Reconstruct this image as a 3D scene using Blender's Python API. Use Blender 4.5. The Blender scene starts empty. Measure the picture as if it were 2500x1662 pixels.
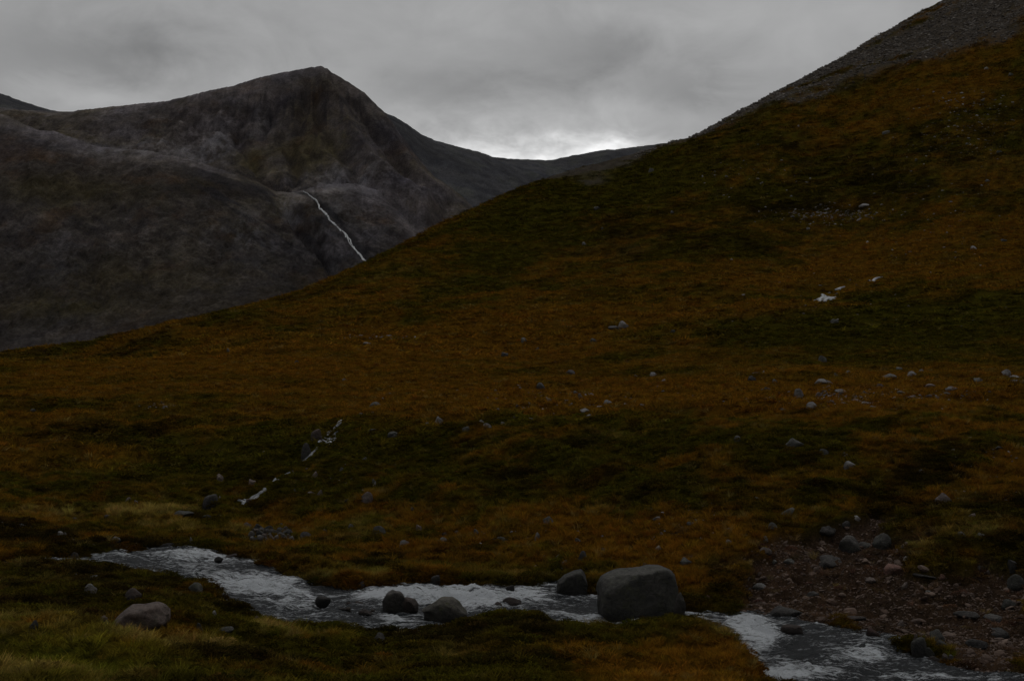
import bpy, bmesh, math, random
import numpy as np
from mathutils import Vector

# ------------------------------------------------------------------ camera, world, sun, exposure
SC = bpy.context.scene
COL = SC.collection
W_, H_, F = 1024.0, 680.0, 1236.0
PITCH = math.atan(60.0 / F)
cam_d = bpy.data.cameras.new('camera')
cam = bpy.data.objects.new('camera', cam_d); COL.objects.link(cam)
cam_d.sensor_width = 36.0; cam_d.lens = F / W_ * 36.0
cam_d.clip_start = 0.1; cam_d.clip_end = 20000
cam.rotation_euler = (math.radians(90) + PITCH, 0, 0)
SC.camera = cam

SC.view_settings.view_transform = 'Standard'
SC.view_settings.look = 'None'
SC.view_settings.gamma = 1.0
SC.view_settings.use_curve_mapping = False
SC.view_settings.exposure = -1.5

SUN_EL, SUN_AZ = 48.0, 20.0        # azimuth measured from the view direction towards the right
world = bpy.data.worlds.new('World'); SC.world = world; world.use_nodes = True
def build_world():
    nt = world.node_tree; nt.nodes.clear()
    N = nt.nodes.new; L = nt.links.new
    def M(op, a, b=None, c=None, clamp=False):
        n = N('ShaderNodeMath'); n.operation = op; n.use_clamp = clamp
        for i, v in enumerate((a, b, c)):
            if v is None: continue
            if isinstance(v, (int, float)): n.inputs[i].default_value = v
            else: L(v, n.inputs[i])
        return n.outputs[0]
    out = N('ShaderNodeOutputWorld'); bg = N('ShaderNodeBackground')
    sky = N('ShaderNodeTexSky'); sky.sky_type = 'NISHITA'; sky.sun_disc = False
    sky.sun_elevation = math.radians(SUN_EL); sky.sun_rotation = math.radians(SUN_AZ)
    tc = N('ShaderNodeTexCoord'); sep = N('ShaderNodeSeparateXYZ'); L(tc.outputs['Generated'], sep.inputs[0])
    x, y, z = sep.outputs
    zc = M('ADD', M('MAXIMUM', z, 0.0), 0.42)
    comb = N('ShaderNodeCombineXYZ'); L(M('DIVIDE', x, zc), comb.inputs[0]); L(M('DIVIDE', y, zc), comb.inputs[1])
    comb.inputs[2].default_value = 3.7
    def noise(scale, detail, rough, dist=0.0, off=0.0):
        n = N('ShaderNodeTexNoise'); n.inputs['Scale'].default_value = scale; n.inputs['Detail'].default_value = detail
        n.inputs['Roughness'].default_value = rough; n.inputs['Distortion'].default_value = dist
        if off:
            mp = N('ShaderNodeMapping'); mp.inputs['Location'].default_value = (off, off * .7, 0); L(comb.outputs[0], mp.inputs[0]); L(mp.outputs[0], n.inputs['Vector'])
        else: L(comb.outputs[0], n.inputs['Vector'])
        return n.outputs['Fac']
    n1 = noise(2.2, 6, .50, .3); n2 = noise(8.5, 8, .58, .4, 5.3)
    g = M('ADD', M('MULTIPLY_ADD', n1, 1.0, 0.53), M('MULTIPLY_ADD', n2, 0.55, -0.275))
    ya = M('MAXIMUM', y, 0.05)
    az = M('ADD', M('DIVIDE', x, ya), M('MULTIPLY_ADD', n2, .26, -.13)); el = M('ADD', M('DIVIDE', z, ya), M('MULTIPLY_ADD', noise(6.0, 6, .6, .4, 2.2), .05, -.025))
    def blob(px, py, sx, sy, amp):          # a lighter (or, below zero, thicker) patch of cloud
        a = M('DIVIDE', M('SUBTRACT', az, (px - 512) / F), sx / F); b = M('DIVIDE', M('SUBTRACT', el, (400 - py) / F), sy / F)
        r = M('ADD', M('MULTIPLY', a, a), M('MULTIPLY', b, b))
        return M('MULTIPLY', M('EXPONENT', M('MULTIPLY', r, -1.0)), amp)
    n3 = noise(17, 8, .62, .5, 9.1)
    br = M('ADD', blob(552, 158, 130, 18, 1.5), blob(540, 135, 240, 34, .35))
    br = M('MULTIPLY', br, M('MULTIPLY_ADD', n3, 3.0, -0.45))
    g = M('ADD', g, br)
    for q in ((55, 40, 110, 40, -.22), (150, 62, 130, 26, -.24), (880, 90, 120, 60, -.08), (450, 82, 120, 24, -.32), (600, 48, 60, 26, -.12), (900, 50, 160, 60, .10), (740, 10, 90, 26, .12), (690, 85, 50, 20, -.18), (330, 75, 90, 22, .22), (110, 96, 80, 12, .26), (45, 78, 30, 14, .14),
              (880, 40, 220, 70, .16), (620, 5, 120, 22, .14), (290, 15, 120, 25, .06), (640, 115, 90, 14, .10)):
        g = M('ADD', g, blob(*q))
    # below the horizon: dark ground tone
    low = M('MULTIPLY_ADD', z, 12.0, 1.0, clamp=True)
    g = M('MULTIPLY', g, M('MULTIPLY_ADD', low, .75, .25))
    g = M('MULTIPLY', g, M('MULTIPLY_ADD', M('MAXIMUM', z, 0.0), .75, 1.0))     # an overcast sky brightens towards the zenith
    rgb = N('ShaderNodeCombineXYZ')
    L(M('MULTIPLY', g, 7.25), rgb.inputs[0]); L(M('MULTIPLY', g, 7.26), rgb.inputs[1]); L(M('MULTIPLY', g, 7.26), rgb.inputs[2])
    mix = N('ShaderNodeMixRGB'); mix.inputs[0].default_value = .96
    L(sky.outputs[0], mix.inputs[1]); L(rgb.outputs[0], mix.inputs[2])
    L(mix.outputs[0], bg.inputs[0]); bg.inputs[1].default_value = 0.1
    L(bg.outputs[0], out.inputs[0])
build_world()
sun_d = bpy.data.lights.new('sun', 'SUN'); sun_d.energy = 0.95; sun_d.angle = math.radians(25); sun_d.color = (1, .97, .92)
sun = bpy.data.objects.new('sun', sun_d); COL.objects.link(sun)
_a, _e = math.radians(SUN_AZ), math.radians(SUN_EL)
sun.rotation_euler = Vector((math.sin(_a) * math.cos(_e), math.cos(_a) * math.cos(_e), math.sin(_e))).to_track_quat('Z', 'Y').to_euler()

# ------------------------------------------------------------------ helpers
rng = np.random.default_rng(7)
TAB = rng.random((64, 256, 256)).astype(np.float32)
def vn(x, y, seed):
    """smooth value noise, 0..1"""
    t = TAB[seed % 64]
    xi = np.floor(x).astype(np.int64); yi = np.floor(y).astype(np.int64)
    fx = (x - xi); fy = (y - yi)
    fx = fx * fx * fx * (fx * (fx * 6 - 15) + 10); fy = fy * fy * fy * (fy * (fy * 6 - 15) + 10)
    x0 = xi & 255; x1 = (xi + 1) & 255; y0 = yi & 255; y1 = (yi + 1) & 255
    a = t[x0, y0]; b = t[x1, y0]; c = t[x0, y1]; d = t[x1, y1]
    return a + (b - a) * fx + (c - a) * fy + (a - b - c + d) * fx * fy
def fbm(x, y, seed, octv=4, gain=.5):
    s = 0; a = 1; tot = 0; f = 1.0
    for k in range(octv):
        r = .6 * k
        xr = x * math.cos(r) - y * math.sin(r); yr = x * math.sin(r) + y * math.cos(r)
        s = s + a * (vn(xr * f + 17.3 * k, yr * f + 5.1 * k, seed + k) - .5) * 2; tot += a; a *= gain; f *= 2.03
    return s / tot
def ridged(x, y, seed, octv=4, gain=.55):
    s = 0; a = 1; tot = 0; f = 1.0
    for k in range(octv):
        r = .4 * k
        xr = x * math.cos(r) - y * math.sin(r); yr = x * math.sin(r) + y * math.cos(r)
        s = s + a * (1 - np.abs(vn(xr * f + 11.3 * k, yr * f + 7.1 * k, seed + k) * 2 - 1)); tot += a; a *= gain; f *= 2.1
    return s / tot
def sst(a, b, x):
    t = np.clip((x - a) / (b - a), 0, 1); return t * t * (3 - 2 * t)
cp, sp = math.cos(PITCH), math.sin(PITCH)
def ray(px, py):
    """pixel of the 1024x680 frame -> lateral slope u = X/Y and vertical slope s = Z/Y"""
    a = (px - 512.0) / F; b = (340.0 - py) / F
    dy = cp - sp * b
    return a / dy, (sp + cp * b) / dy
def project(X, Y, Z):
    d = Y * cp + Z * sp; b = (-Y * sp + Z * cp) / d
    return 512 + F * X / d, 340 - F * b
def tps_fit(P, v, lam=1e-4):
    n = len(P); d = np.sqrt(((P[:, None] - P[None]) ** 2).sum(-1)); K = np.where(d > 0, d * d * np.log(d + 1e-12), 0) + lam * np.eye(n)
    Q = np.hstack([np.ones((n, 1)), P]); A = np.zeros((n + 3, n + 3)); A[:n, :n] = K; A[:n, n:] = Q; A[n:, :n] = Q.T
    return np.linalg.solve(A, np.concatenate([v, np.zeros(3)]))
def tps_eval(P, w, U, V):
    out = w[-3] + w[-2] * U + w[-1] * V
    for i in range(len(P)):
        r2 = (U - P[i, 0]) ** 2 + (V - P[i, 1]) ** 2 + 1e-12
        out = out + w[i] * .5 * r2 * np.log(r2)
    return out
class Field:
    """terrain on a fan of lines: column = lateral slope u, row = distance Y"""
    def __init__(s, us, ys, Z): s.us, s.ys, s.Z = us, ys, Z
    def at(s, X, Y):
        X = np.asarray(X, float); Y = np.asarray(Y, float)
        i = np.interp(Y, s.ys, np.arange(len(s.ys))); j = np.interp(X / Y, s.us, np.arange(len(s.us)))
        i0 = np.clip(i.astype(int), 0, len(s.ys) - 2); j0 = np.clip(j.astype(int), 0, len(s.us) - 2); a = i - i0; b = j - j0
        Z = s.Z
        return Z[i0, j0] * (1 - a) * (1 - b) + Z[i0 + 1, j0] * a * (1 - b) + Z[i0, j0 + 1] * (1 - a) * b + Z[i0 + 1, j0 + 1] * a * b
    def hit(s, px, py, ymin=0):
        u, sl = ray(px, py)
        yy = s.ys; z = s.at(u * yy, yy); ok = (z >= sl * yy) & (yy > ymin)
        k = int(np.argmax(ok))
        if not ok[k]: return None
        if k == 0: return Vector((u * yy[0], yy[0], z[0]))
        f0 = z[k - 1] - sl * yy[k - 1]; f1 = z[k] - sl * yy[k]; t = -f0 / (f1 - f0) if f1 != f0 else 0
        Y = yy[k - 1] + t * (yy[k] - yy[k - 1])
        return Vector((u * Y, Y, sl * Y))
def fit_crest(us_, ys_, Z, line, ymin, fall=.035, rough=.4, seed=5):
    """raise or lower each bearing so that its crest has the surveyed height; the change dies out down the slope"""
    su, ss = zip(*[ray(*p) for p in line]); Yg = ys_[:, None]
    sl = Z / Yg; m = ys_ > ymin; smax = sl[m].max(0)
    tgt = np.interp(us_, su, ss) + rough / F * fbm(us_ * 260, us_ * 0 + 3.3, seed, 4, .7)
    d = tgt - smax; i0, i1 = np.searchsorted(us_, su[0]), np.searchsorted(us_, su[-1]) - 1
    d[:i0] = d[i0]; d[i1:] = d[i1]
    w = np.exp(-np.maximum(smax[None] - sl, 0) / fall) * (Yg > ymin * .6)
    return Z + d[None] * w * Yg
def grid_mesh(name, V, mask_quads, cols=None, smooth=True, extra=None):
    """V (n,m,3) -> mesh from the quads chosen by mask (n-1,m-1); unused vertices dropped"""
    n, m = V.shape[:2]
    idx = np.arange(n * m).reshape(n, m)
    q = np.stack([idx[:-1, :-1], idx[:-1, 1:], idx[1:, 1:], idx[1:, :-1]], -1)[mask_quads]
    used = np.zeros(n * m, bool); used[q.ravel()] = True
    remap = np.cumsum(used) - 1; q = remap[q]
    P = V.reshape(-1, 3)[used]
    me = bpy.data.meshes.new(name)
    me.vertices.add(len(P)); me.vertices.foreach_set('co', P.astype(np.float32).ravel())
    me.loops.add(q.size); me.loops.foreach_set('vertex_index', q.ravel().astype(np.int32))
    me.polygons.add(len(q)); me.polygons.foreach_set('loop_start', np.arange(0, q.size, 4, dtype=np.int32))
    if smooth: me.polygons.foreach_set('use_smooth', np.ones(len(q), bool))
    me.update(calc_edges=True)
    if cols is not None:
        C = cols.reshape(-1, cols.shape[-1])[used]; C4 = np.ones((len(C), 4), np.float32); C4[:, :3] = C
        at = me.attributes.new('col', 'FLOAT_COLOR', 'POINT'); at.data.foreach_set('color', C4.ravel())
    for k, a in (extra or {}).items():
        at = me.attributes.new(k, 'FLOAT', 'POINT'); at.data.foreach_set('value', a.reshape(-1)[used].astype(np.float32))
    return me
def link(name, me, mat=None, parent=None, **props):
    o = bpy.data.objects.new(name, me); COL.objects.link(o)
    if mat is not None and not me.materials: me.materials.append(mat)
    if parent: o.parent = parent
    for k, v in props.items(): o[k] = v
    return o

# ------------------------------------------------------------------ materials
def new_mat(name):
    m = bpy.data.materials.new(name); m.use_nodes = True; nt = m.node_tree; nt.nodes.clear()
    N = nt.nodes.new; L = nt.links.new
    out = N('ShaderNodeOutputMaterial'); b = N('ShaderNodeBsdfPrincipled'); L(b.outputs[0], out.inputs[0])
    return m, N, L, b, out
def mx(N, L, a, b, fac, mode='MIX'):
    n = N('ShaderNodeMixRGB'); n.blend_type = mode
    for i, v in ((0, fac), (1, a), (2, b)):
        if isinstance(v, (int, float)): n.inputs[i].default_value = v
        elif isinstance(v, tuple): n.inputs[i].default_value = (*v, 1)
        else: L(v, n.inputs[i])
    return n.outputs[0]
def nz(N, L, vec, scale, detail=6, rough=.6, dist=0.0, lo=None, hi=None):
    n = N('ShaderNodeTexNoise'); n.inputs['Scale'].default_value = scale; n.inputs['Detail'].default_value = detail
    n.inputs['Roughness'].default_value = rough; n.inputs['Distortion'].default_value = dist
    L(vec, n.inputs['Vector']); o = n.outputs['Fac']
    if lo is not None:
        r = N('ShaderNodeMapRange'); r.inputs[1].default_value = lo; r.inputs[2].default_value = hi; L(o, r.inputs[0]); o = r.outputs[0]
    return o
def bump(N, L, b, h, dist, strength=1.0, prev=None):
    n = N('ShaderNodeBump'); n.inputs['Distance'].default_value = dist; n.inputs['Strength'].default_value = strength
    L(h, n.inputs['Height'])
    if prev is not None: L(prev, n.inputs['Normal'])
    if b is not None: L(n.outputs[0], b.inputs['Normal'])
    return n.outputs[0]
def mat_ground():
    m, N, L, b, _ = new_mat('moorland_turf')
    at = N('ShaderNodeAttribute'); at.attribute_name = 'col'
    geo = N('ShaderNodeNewGeometry'); P = geo.outputs['Position']
    n1 = nz(N, L, P, 3.2, 8, .7, .4, .3, .7); n2 = nz(N, L, P, .35, 8, .65, .3, .3, .7); n3 = nz(N, L, P, 14, 4, .7, 0, .3, .7)
    c = mx(N, L, at.outputs['Color'], mx(N, L, (.40, .42, .45), (1.5, 1.45, 1.35), n1), .8, 'MULTIPLY')
    c = mx(N, L, c, mx(N, L, (.55, .62, .7), (1.35, 1.3, 1.2), n2), .8, 'MULTIPLY')
    c = mx(N, L, c, mx(N, L, (.6, .6, .6), (1.35, 1.35, 1.35), n3), .7, 'MULTIPLY')
    L(c, b.inputs['Base Color']); b.inputs['Roughness'].default_value = 1; b.inputs['Specular IOR Level'].default_value = 0
    p = bump(N, L, None, n2, 1.2, .7); p = bump(N, L, None, n1, .25, .8, p); bump(N, L, b, n3, .06, .8, p)
    return m
def mat_mountain():
    m, N, L, b, _ = new_mat('mountain_rock_and_scree')
    at = N('ShaderNodeAttribute'); at.attribute_name = 'col'
    geo = N('ShaderNodeNewGeometry'); P = geo.outputs['Position']
    mp = N('ShaderNodeMapping'); mp.inputs['Scale'].default_value = (1, .6, .5); mp.inputs['Rotation'].default_value = (0, .35, 0); L(P, mp.inputs[0])
    n1 = nz(N, L, P, .035, 8, .66, 0, .32, .68); n2 = nz(N, L, P, .40, 6, .8, 0, .34, .66); n3 = nz(N, L, P, .012, 6, .6, .4, .3, .7)
    c = mx(N, L, at.outputs['Color'], mx(N, L, (.5, .5, .52), (1.4, 1.38, 1.35), n1), .75, 'MULTIPLY')
    c = mx(N, L, c, mx(N, L, (.40, .40, .40), (1.65, 1.65, 1.65), n2), .8, 'MULTIPLY')
    c = mx(N, L, c, mx(N, L, (.7, .72, .78), (1.2, 1.15, 1.05), n3), .7, 'MULTIPLY')
    L(c, b.inputs['Base Color']); b.inputs['Roughness'].default_value = 1; b.inputs['Specular IOR Level'].default_value = .04
    p = bump(N, L, None, n1, 5, .7); bump(N, L, b, n2, 1.6, .9, p)
    return m
def mat_rock(name, base, dark, lichen, lam=.35, scale=1.0):
    m, N, L, b, _ = new_mat(name)
    tc = N('ShaderNodeTexCoord'); oi = N('ShaderNodeObjectInfo')
    geo = N('ShaderNodeNewGeometry'); P = geo.outputs['Position']
    n1 = nz(N, L, P, 1.6 * scale, 8, .65, .4, .32, .68); n2 = nz(N, L, P, 9 * scale, 8, .7, 0, .3, .7); n3 = nz(N, L, P, 60 * scale, 3, .7, 0, .3, .7)
    n4 = nz(N, L, P, 3.5 * scale, 6, .7, .8, .52, .66)
    c = mx(N, L, dark, base, n1)
    c = mx(N, L, c, mx(N, L, (.45, .45, .45), (1.55, 1.5, 1.45), n2), .85, 'MULTIPLY')
    c = mx(N, L, c, mx(N, L, (.75, .75, .75), (1.2, 1.2, 1.2), n3), .8, 'MULTIPLY')
    lf = N('ShaderNodeMath'); lf.operation = 'MULTIPLY'; L(n4, lf.inputs[0]); lf.inputs[1].default_value = lam
    c = mx(N, L, c, lichen, lf.outputs[0])
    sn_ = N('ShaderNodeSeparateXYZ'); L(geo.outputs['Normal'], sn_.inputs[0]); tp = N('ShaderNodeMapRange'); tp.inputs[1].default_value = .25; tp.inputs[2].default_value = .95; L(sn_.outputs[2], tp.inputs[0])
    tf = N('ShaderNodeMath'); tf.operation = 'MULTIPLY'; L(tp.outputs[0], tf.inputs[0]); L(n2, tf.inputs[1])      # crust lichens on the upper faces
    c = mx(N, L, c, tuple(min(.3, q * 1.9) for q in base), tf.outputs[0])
    vo = N('ShaderNodeTexVoronoi'); vo.feature = 'DISTANCE_TO_EDGE'; vo.inputs['Scale'].default_value = .9 * scale; wp = mx(N, L, P, n1, .25, 'ADD'); L(wp, vo.inputs['Vector'])
    ck = N('ShaderNodeMapRange'); ck.inputs[1].default_value = .0; ck.inputs[2].default_value = .022; ck.inputs[3].default_value = .45; L(vo.outputs['Distance'], ck.inputs[0]); c = mx(N, L, c, ck.outputs[0], .8, 'MULTIPLY')
    sp_ = N('ShaderNodeSeparateXYZ'); L(P, sp_.inputs[0]); wv = N('ShaderNodeMath'); wv.operation = 'MULTIPLY_ADD'; wv.inputs[1].default_value = .03; L(sp_.outputs[0], wv.inputs[0]); L(sp_.outputs[2], wv.inputs[2])
    wr = N('ShaderNodeMapRange'); wr.inputs[1].default_value = -5.10; wr.inputs[2].default_value = -4.75; wr.inputs[3].default_value = .42; wr.inputs[4].default_value = 1; L(wv.outputs[0], wr.inputs[0])
    c = mx(N, L, c, wr.outputs[0], 1.0, 'MULTIPLY')
    v = N('ShaderNodeMapRange'); v.inputs[3].default_value = .7; v.inputs[4].default_value = 1.25; L(oi.outputs['Random'], v.inputs[0])
    hsv = N('ShaderNodeHueSaturation'); L(c, hsv.inputs['Color']); L(v.outputs[0], hsv.inputs['Value'])
    L(hsv.outputs[0], b.inputs['Base Color']); b.inputs['Roughness'].default_value = .8; b.inputs['Specular IOR Level'].default_value = .3
    p = bump(N, L, None, n1, .30 / scale, .8); p = bump(N, L, None, n2, .09 / scale, 1, p); bump(N, L, b, n3, .006, .7, p)
    return m
def mat_water():
    m, N, L, b, out = new_mat('river_water')
    geo = N('ShaderNodeNewGeometry'); P = geo.outputs['Position']
    at = N('ShaderNodeAttribute'); at.attribute_name = 'foam'
    mp = N('ShaderNodeMapping'); mp.vector_type = 'POINT'; mp.inputs['Rotation'].default_value = (0, 0, math.radians(28)); mp.inputs['Scale'].default_value = (.8, 3.0, 1.0); L(P, mp.inputs[0])
    n1 = nz(N, L, mp.outputs[0], 2.1, 9, .72, 1.4); n2 = nz(N, L, mp.outputs[0], 11, 6, .7, 1.0); n0 = nz(N, L, P, 26, 4, .7, .4)
    def mth(op, a, b_):
        n = N('ShaderNodeMath'); n.operation = op
        for i, v in enumerate((a, b_)):
            if isinstance(v, (int, float)): n.inputs[i].default_value = v
            else: L(v, n.inputs[i])
        return n.outputs[0]
    s = mth('ADD', mth('MULTIPLY', n1, 1.5), mth('MULTIPLY', n2, .6)); s = mth('ADD', s, mth('MULTIPLY', n0, .2))
    s = mth('SUBTRACT', s, 1.15)                      # centred on 0
    s = mth('ADD', mth('MULTIPLY', s, 2.3), mth('SUBTRACT', at.outputs['Fac'], .5))
    r = N('ShaderNodeMapRange'); r.inputs[1].default_value = -.05; r.inputs[2].default_value = .50; L(s, r.inputs[0])
    foam = r.outputs[0]
    c = mx(N, L, (.016, .021, .025), (.90, .94, .98), foam)
    L(c, b.inputs['Base Color'])
    rr = N('ShaderNodeMapRange'); rr.inputs[3].default_value = .2; rr.inputs[4].default_value = .7; L(foam, rr.inputs[0]); L(rr.outputs[0], b.inputs['Roughness'])
    b.inputs['IOR'].default_value = 1.33
    p = bump(N, L, None, n1, .7, 1); p = bump(N, L, None, n2, .25, 1, p); bump(N, L, b, n0, .05, 1, p)
    return m
def mat_white(nm='falling_water', sc=.35, hi=.62, w=(.80, .82, .84)):
    m, N, L, b, _ = new_mat(nm)
    geo = N('ShaderNodeNewGeometry'); n1 = nz(N, L, geo.outputs['Position'], sc, 6, .7, .6, .35, hi)
    at = N('ShaderNodeAttribute'); at.attribute_name = 'foam'
    f = N('ShaderNodeMath'); f.operation = 'MULTIPLY'; L(n1, f.inputs[0]); L(at.outputs['Fac'], f.inputs[1])
    L(mx(N, L, (.06, .063, .065), w, f.outputs[0]), b.inputs['Base Color']); b.inputs['Roughness'].default_value = .5
    return m
def mat_veg(name, var=.5):
    m, N, L, b, out = new_mat(name)
    at = N('ShaderNodeAttribute'); at.attribute_type = 'INSTANCER'; at.attribute_name = 'veg'
    a2 = N('ShaderNodeAttribute'); a2.attribute_name = 'tip'
    c = mx(N, L, at.outputs['Color'], mx(N, L, (.55, .52, .5), (1.45, 1.4, 1.25), a2.outputs['Fac']), 1.0, 'MULTIPLY')
    L(c, b.inputs['Base Color']); b.inputs['Roughness'].default_value = 1; b.inputs['Specular IOR Level'].default_value = 0
    tr = N('ShaderNodeBsdfTranslucent'); L(c, tr.inputs[0]); ms = N('ShaderNodeMixShader'); ms.inputs[0].default_value = .25
    L(b.outputs[0], ms.inputs[1]); L(tr.outputs[0], ms.inputs[2]); L(ms.outputs[0], out.inputs[0])
    return m
M_GROUND, M_MOUNT, M_WATER, M_FALL = mat_ground(), mat_mountain(), mat_water(), mat_white()
M_RILL = mat_white('trickling_water', 7.0, .80, (.48, .50, .52))
M_RILL2 = mat_white('moor_stream_water', 1.2, .85, (.50, .52, .54))
M_VEG = mat_veg('grass_blades')
M_GRANITE = mat_rock('grey_granite', (.085, .082, .072), (.034, .034, .031), (.085, .088, .045), .6)
M_PALE = mat_rock('pale_granite', (.225, .205, .19), (.105, .096, .09), (.12, .12, .08), .35)
M_PINK = mat_rock('pinkish_granite', (.165, .125, .108), (.08, .058, .05), (.12, .13, .06), .35)
M_WET = mat_rock('wet_brown_rock', (.085, .06, .05), (.03, .024, .02), (.05, .05, .03), .3)
M_DARK = mat_rock('dark_grey_rock', (.066, .060, .055), (.024, .022, .02), (.05, .055, .03), .3)
M_MOSS = mat_rock('mossy_grey_rock', (.080, .073, .060), (.032, .030, .026), (.07, .080, .015), 1.0)
M_RED = mat_rock('red_brown_stone', (.16, .085, .065), (.075, .045, .035), (.10, .09, .06), .2)

# ------------------------------------------------------------------ the river's course (points of the frame dropped on the water level)
def WL(X): return -5.25 - .03 * X
def on_water(px, py, h=0.0):
    u, s = ray(px, py); Y = (-5.25 + h) / (s + .03 * u); return (u * Y, Y)
far_px = [(22, 561.5), (69, 557), (121, 551.5), (156, 547.5), (191, 550), (226, 555), (260, 566.5), (286, 577), (312, 586), (354, 592), (385, 589), (414, 585), (439, 586), (477, 587.5),
          (512, 588), (530, 585.5), (558, 585), (575, 594), (598, 597.5), (640, 605), (675, 616), (700, 618), (737, 619), (770, 617.5), (805, 623.5), (840, 629.5), (866, 638), (892, 650), (927, 659),
          (961, 669.5), (996, 674.5), (1024, 678)]
crest = [(0, 566, .22), (40, 565, .22), (75, 564.5, .22), (100, 563, .25), (121, 560.5, .3), (132, 561, .38), (174, 570, .38), (208, 582, .38), (231, 592, .4), (260, 610, .4), (278, 617, .4), (310, 620, .4), (338, 622, .4), (365, 630, .35),
         (382, 636, .3), (400, 626, .5), (425, 624.5, .6), (466, 621.5, .7), (479, 614.5, .75), (494, 609.5, .8), (510, 603.5, .85), (527, 602, .85), (541, 611, .8), (571, 617, .7), (605, 624, .65),
         (640, 623, .75), (680, 617.5, .95), (705, 617, 1.0), (718, 622, .9), (730, 634, .8), (740, 645, .8), (753, 660, .8), (763, 681, .8)]
far_w = [(-90, 42), (-40, 39), (-20, 37)] + [on_water(*p) for p in far_px] + [(14, 22.6), (20, 20.2), (32, 15.5), (60, 6)]
near_w = [(-90, 38), (-40, 35.2), (-20, 33.6)]
crest_w = []
for px, py, h in crest:
    X, Y = on_water(px, py, h); crest_w.append((X, Y, -5.25 - .03 * X + h))
    if px < 700: near_w.append((X, Y + .45))
    else: near_w.append((X + .45, Y + .25))
near_w += [(5.6, 18), (8.5, 16), (14, 13.5), (24, 9.5), (45, 2)]
POLY = np.array(far_w + near_w[::-1])
def poly_sd(X, Y):
    """signed distance to the river outline, negative inside"""
    d = np.full(X.shape, 1e9); ins = np.zeros(X.shape, bool); n = len(POLY)
    for i in range(n):
        ax, ay = POLY[i]; bx, by = POLY[(i + 1) % n]
        ex, ey = bx - ax, by - ay; wx, wy = X - ax, Y - ay
        t = np.clip((wx * ex + wy * ey) / (ex * ex + ey * ey + 1e-9), 0, 1)
        d = np.minimum(d, (wx - ex * t) ** 2 + (wy - ey * t) ** 2)
        c = ((ay > Y) != (by > Y)); xi = ax + (Y - ay) / ((by - ay) if by != ay else 1e-9) * (bx - ax)
        ins ^= c & (X < xi)
    d = np.sqrt(d); return np.where(ins, -d, d)
FARX = np.array(far_w)

# ------------------------------------------------------------------ moorland ground: control points (frame x, frame y, distance)
cols = {
 -260: [(560, 32), (600, 23), (640, 17), (680, 14)],
 -120: [(563, 33.2), (600, 24), (640, 17.5), (680, 14.5)],
 0: [(600, 24), (640, 17.8), (680, 14.7)], 120: [(585, 27), (610, 22.5), (640, 18.4), (680, 15.3)], 250: [(630, 22.8), (655, 19.3), (680, 16.8)], 380: [(655, 21), (680, 18)],
 520: [(625, 23.6), (650, 20.8), (680, 18.3)], 640: [(650, 22.3), (680, 19.3)], 710: [(660, 21.6), (681, 19.8)],
}
ctl = [(x, r, Y) for x, l in cols.items() for r, Y in l]
ctl += [(x, 760, 10.5 + .0018 * x) for x in (-500, -200, 0, 250, 500, 750, 1000, 1400)] + [(x, 900, 6) for x in (-500, 0, 500, 1000, 1500)] + [(x, 1200, 2.8) for x in (-500, 0, 500, 1000, 1500)]
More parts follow.
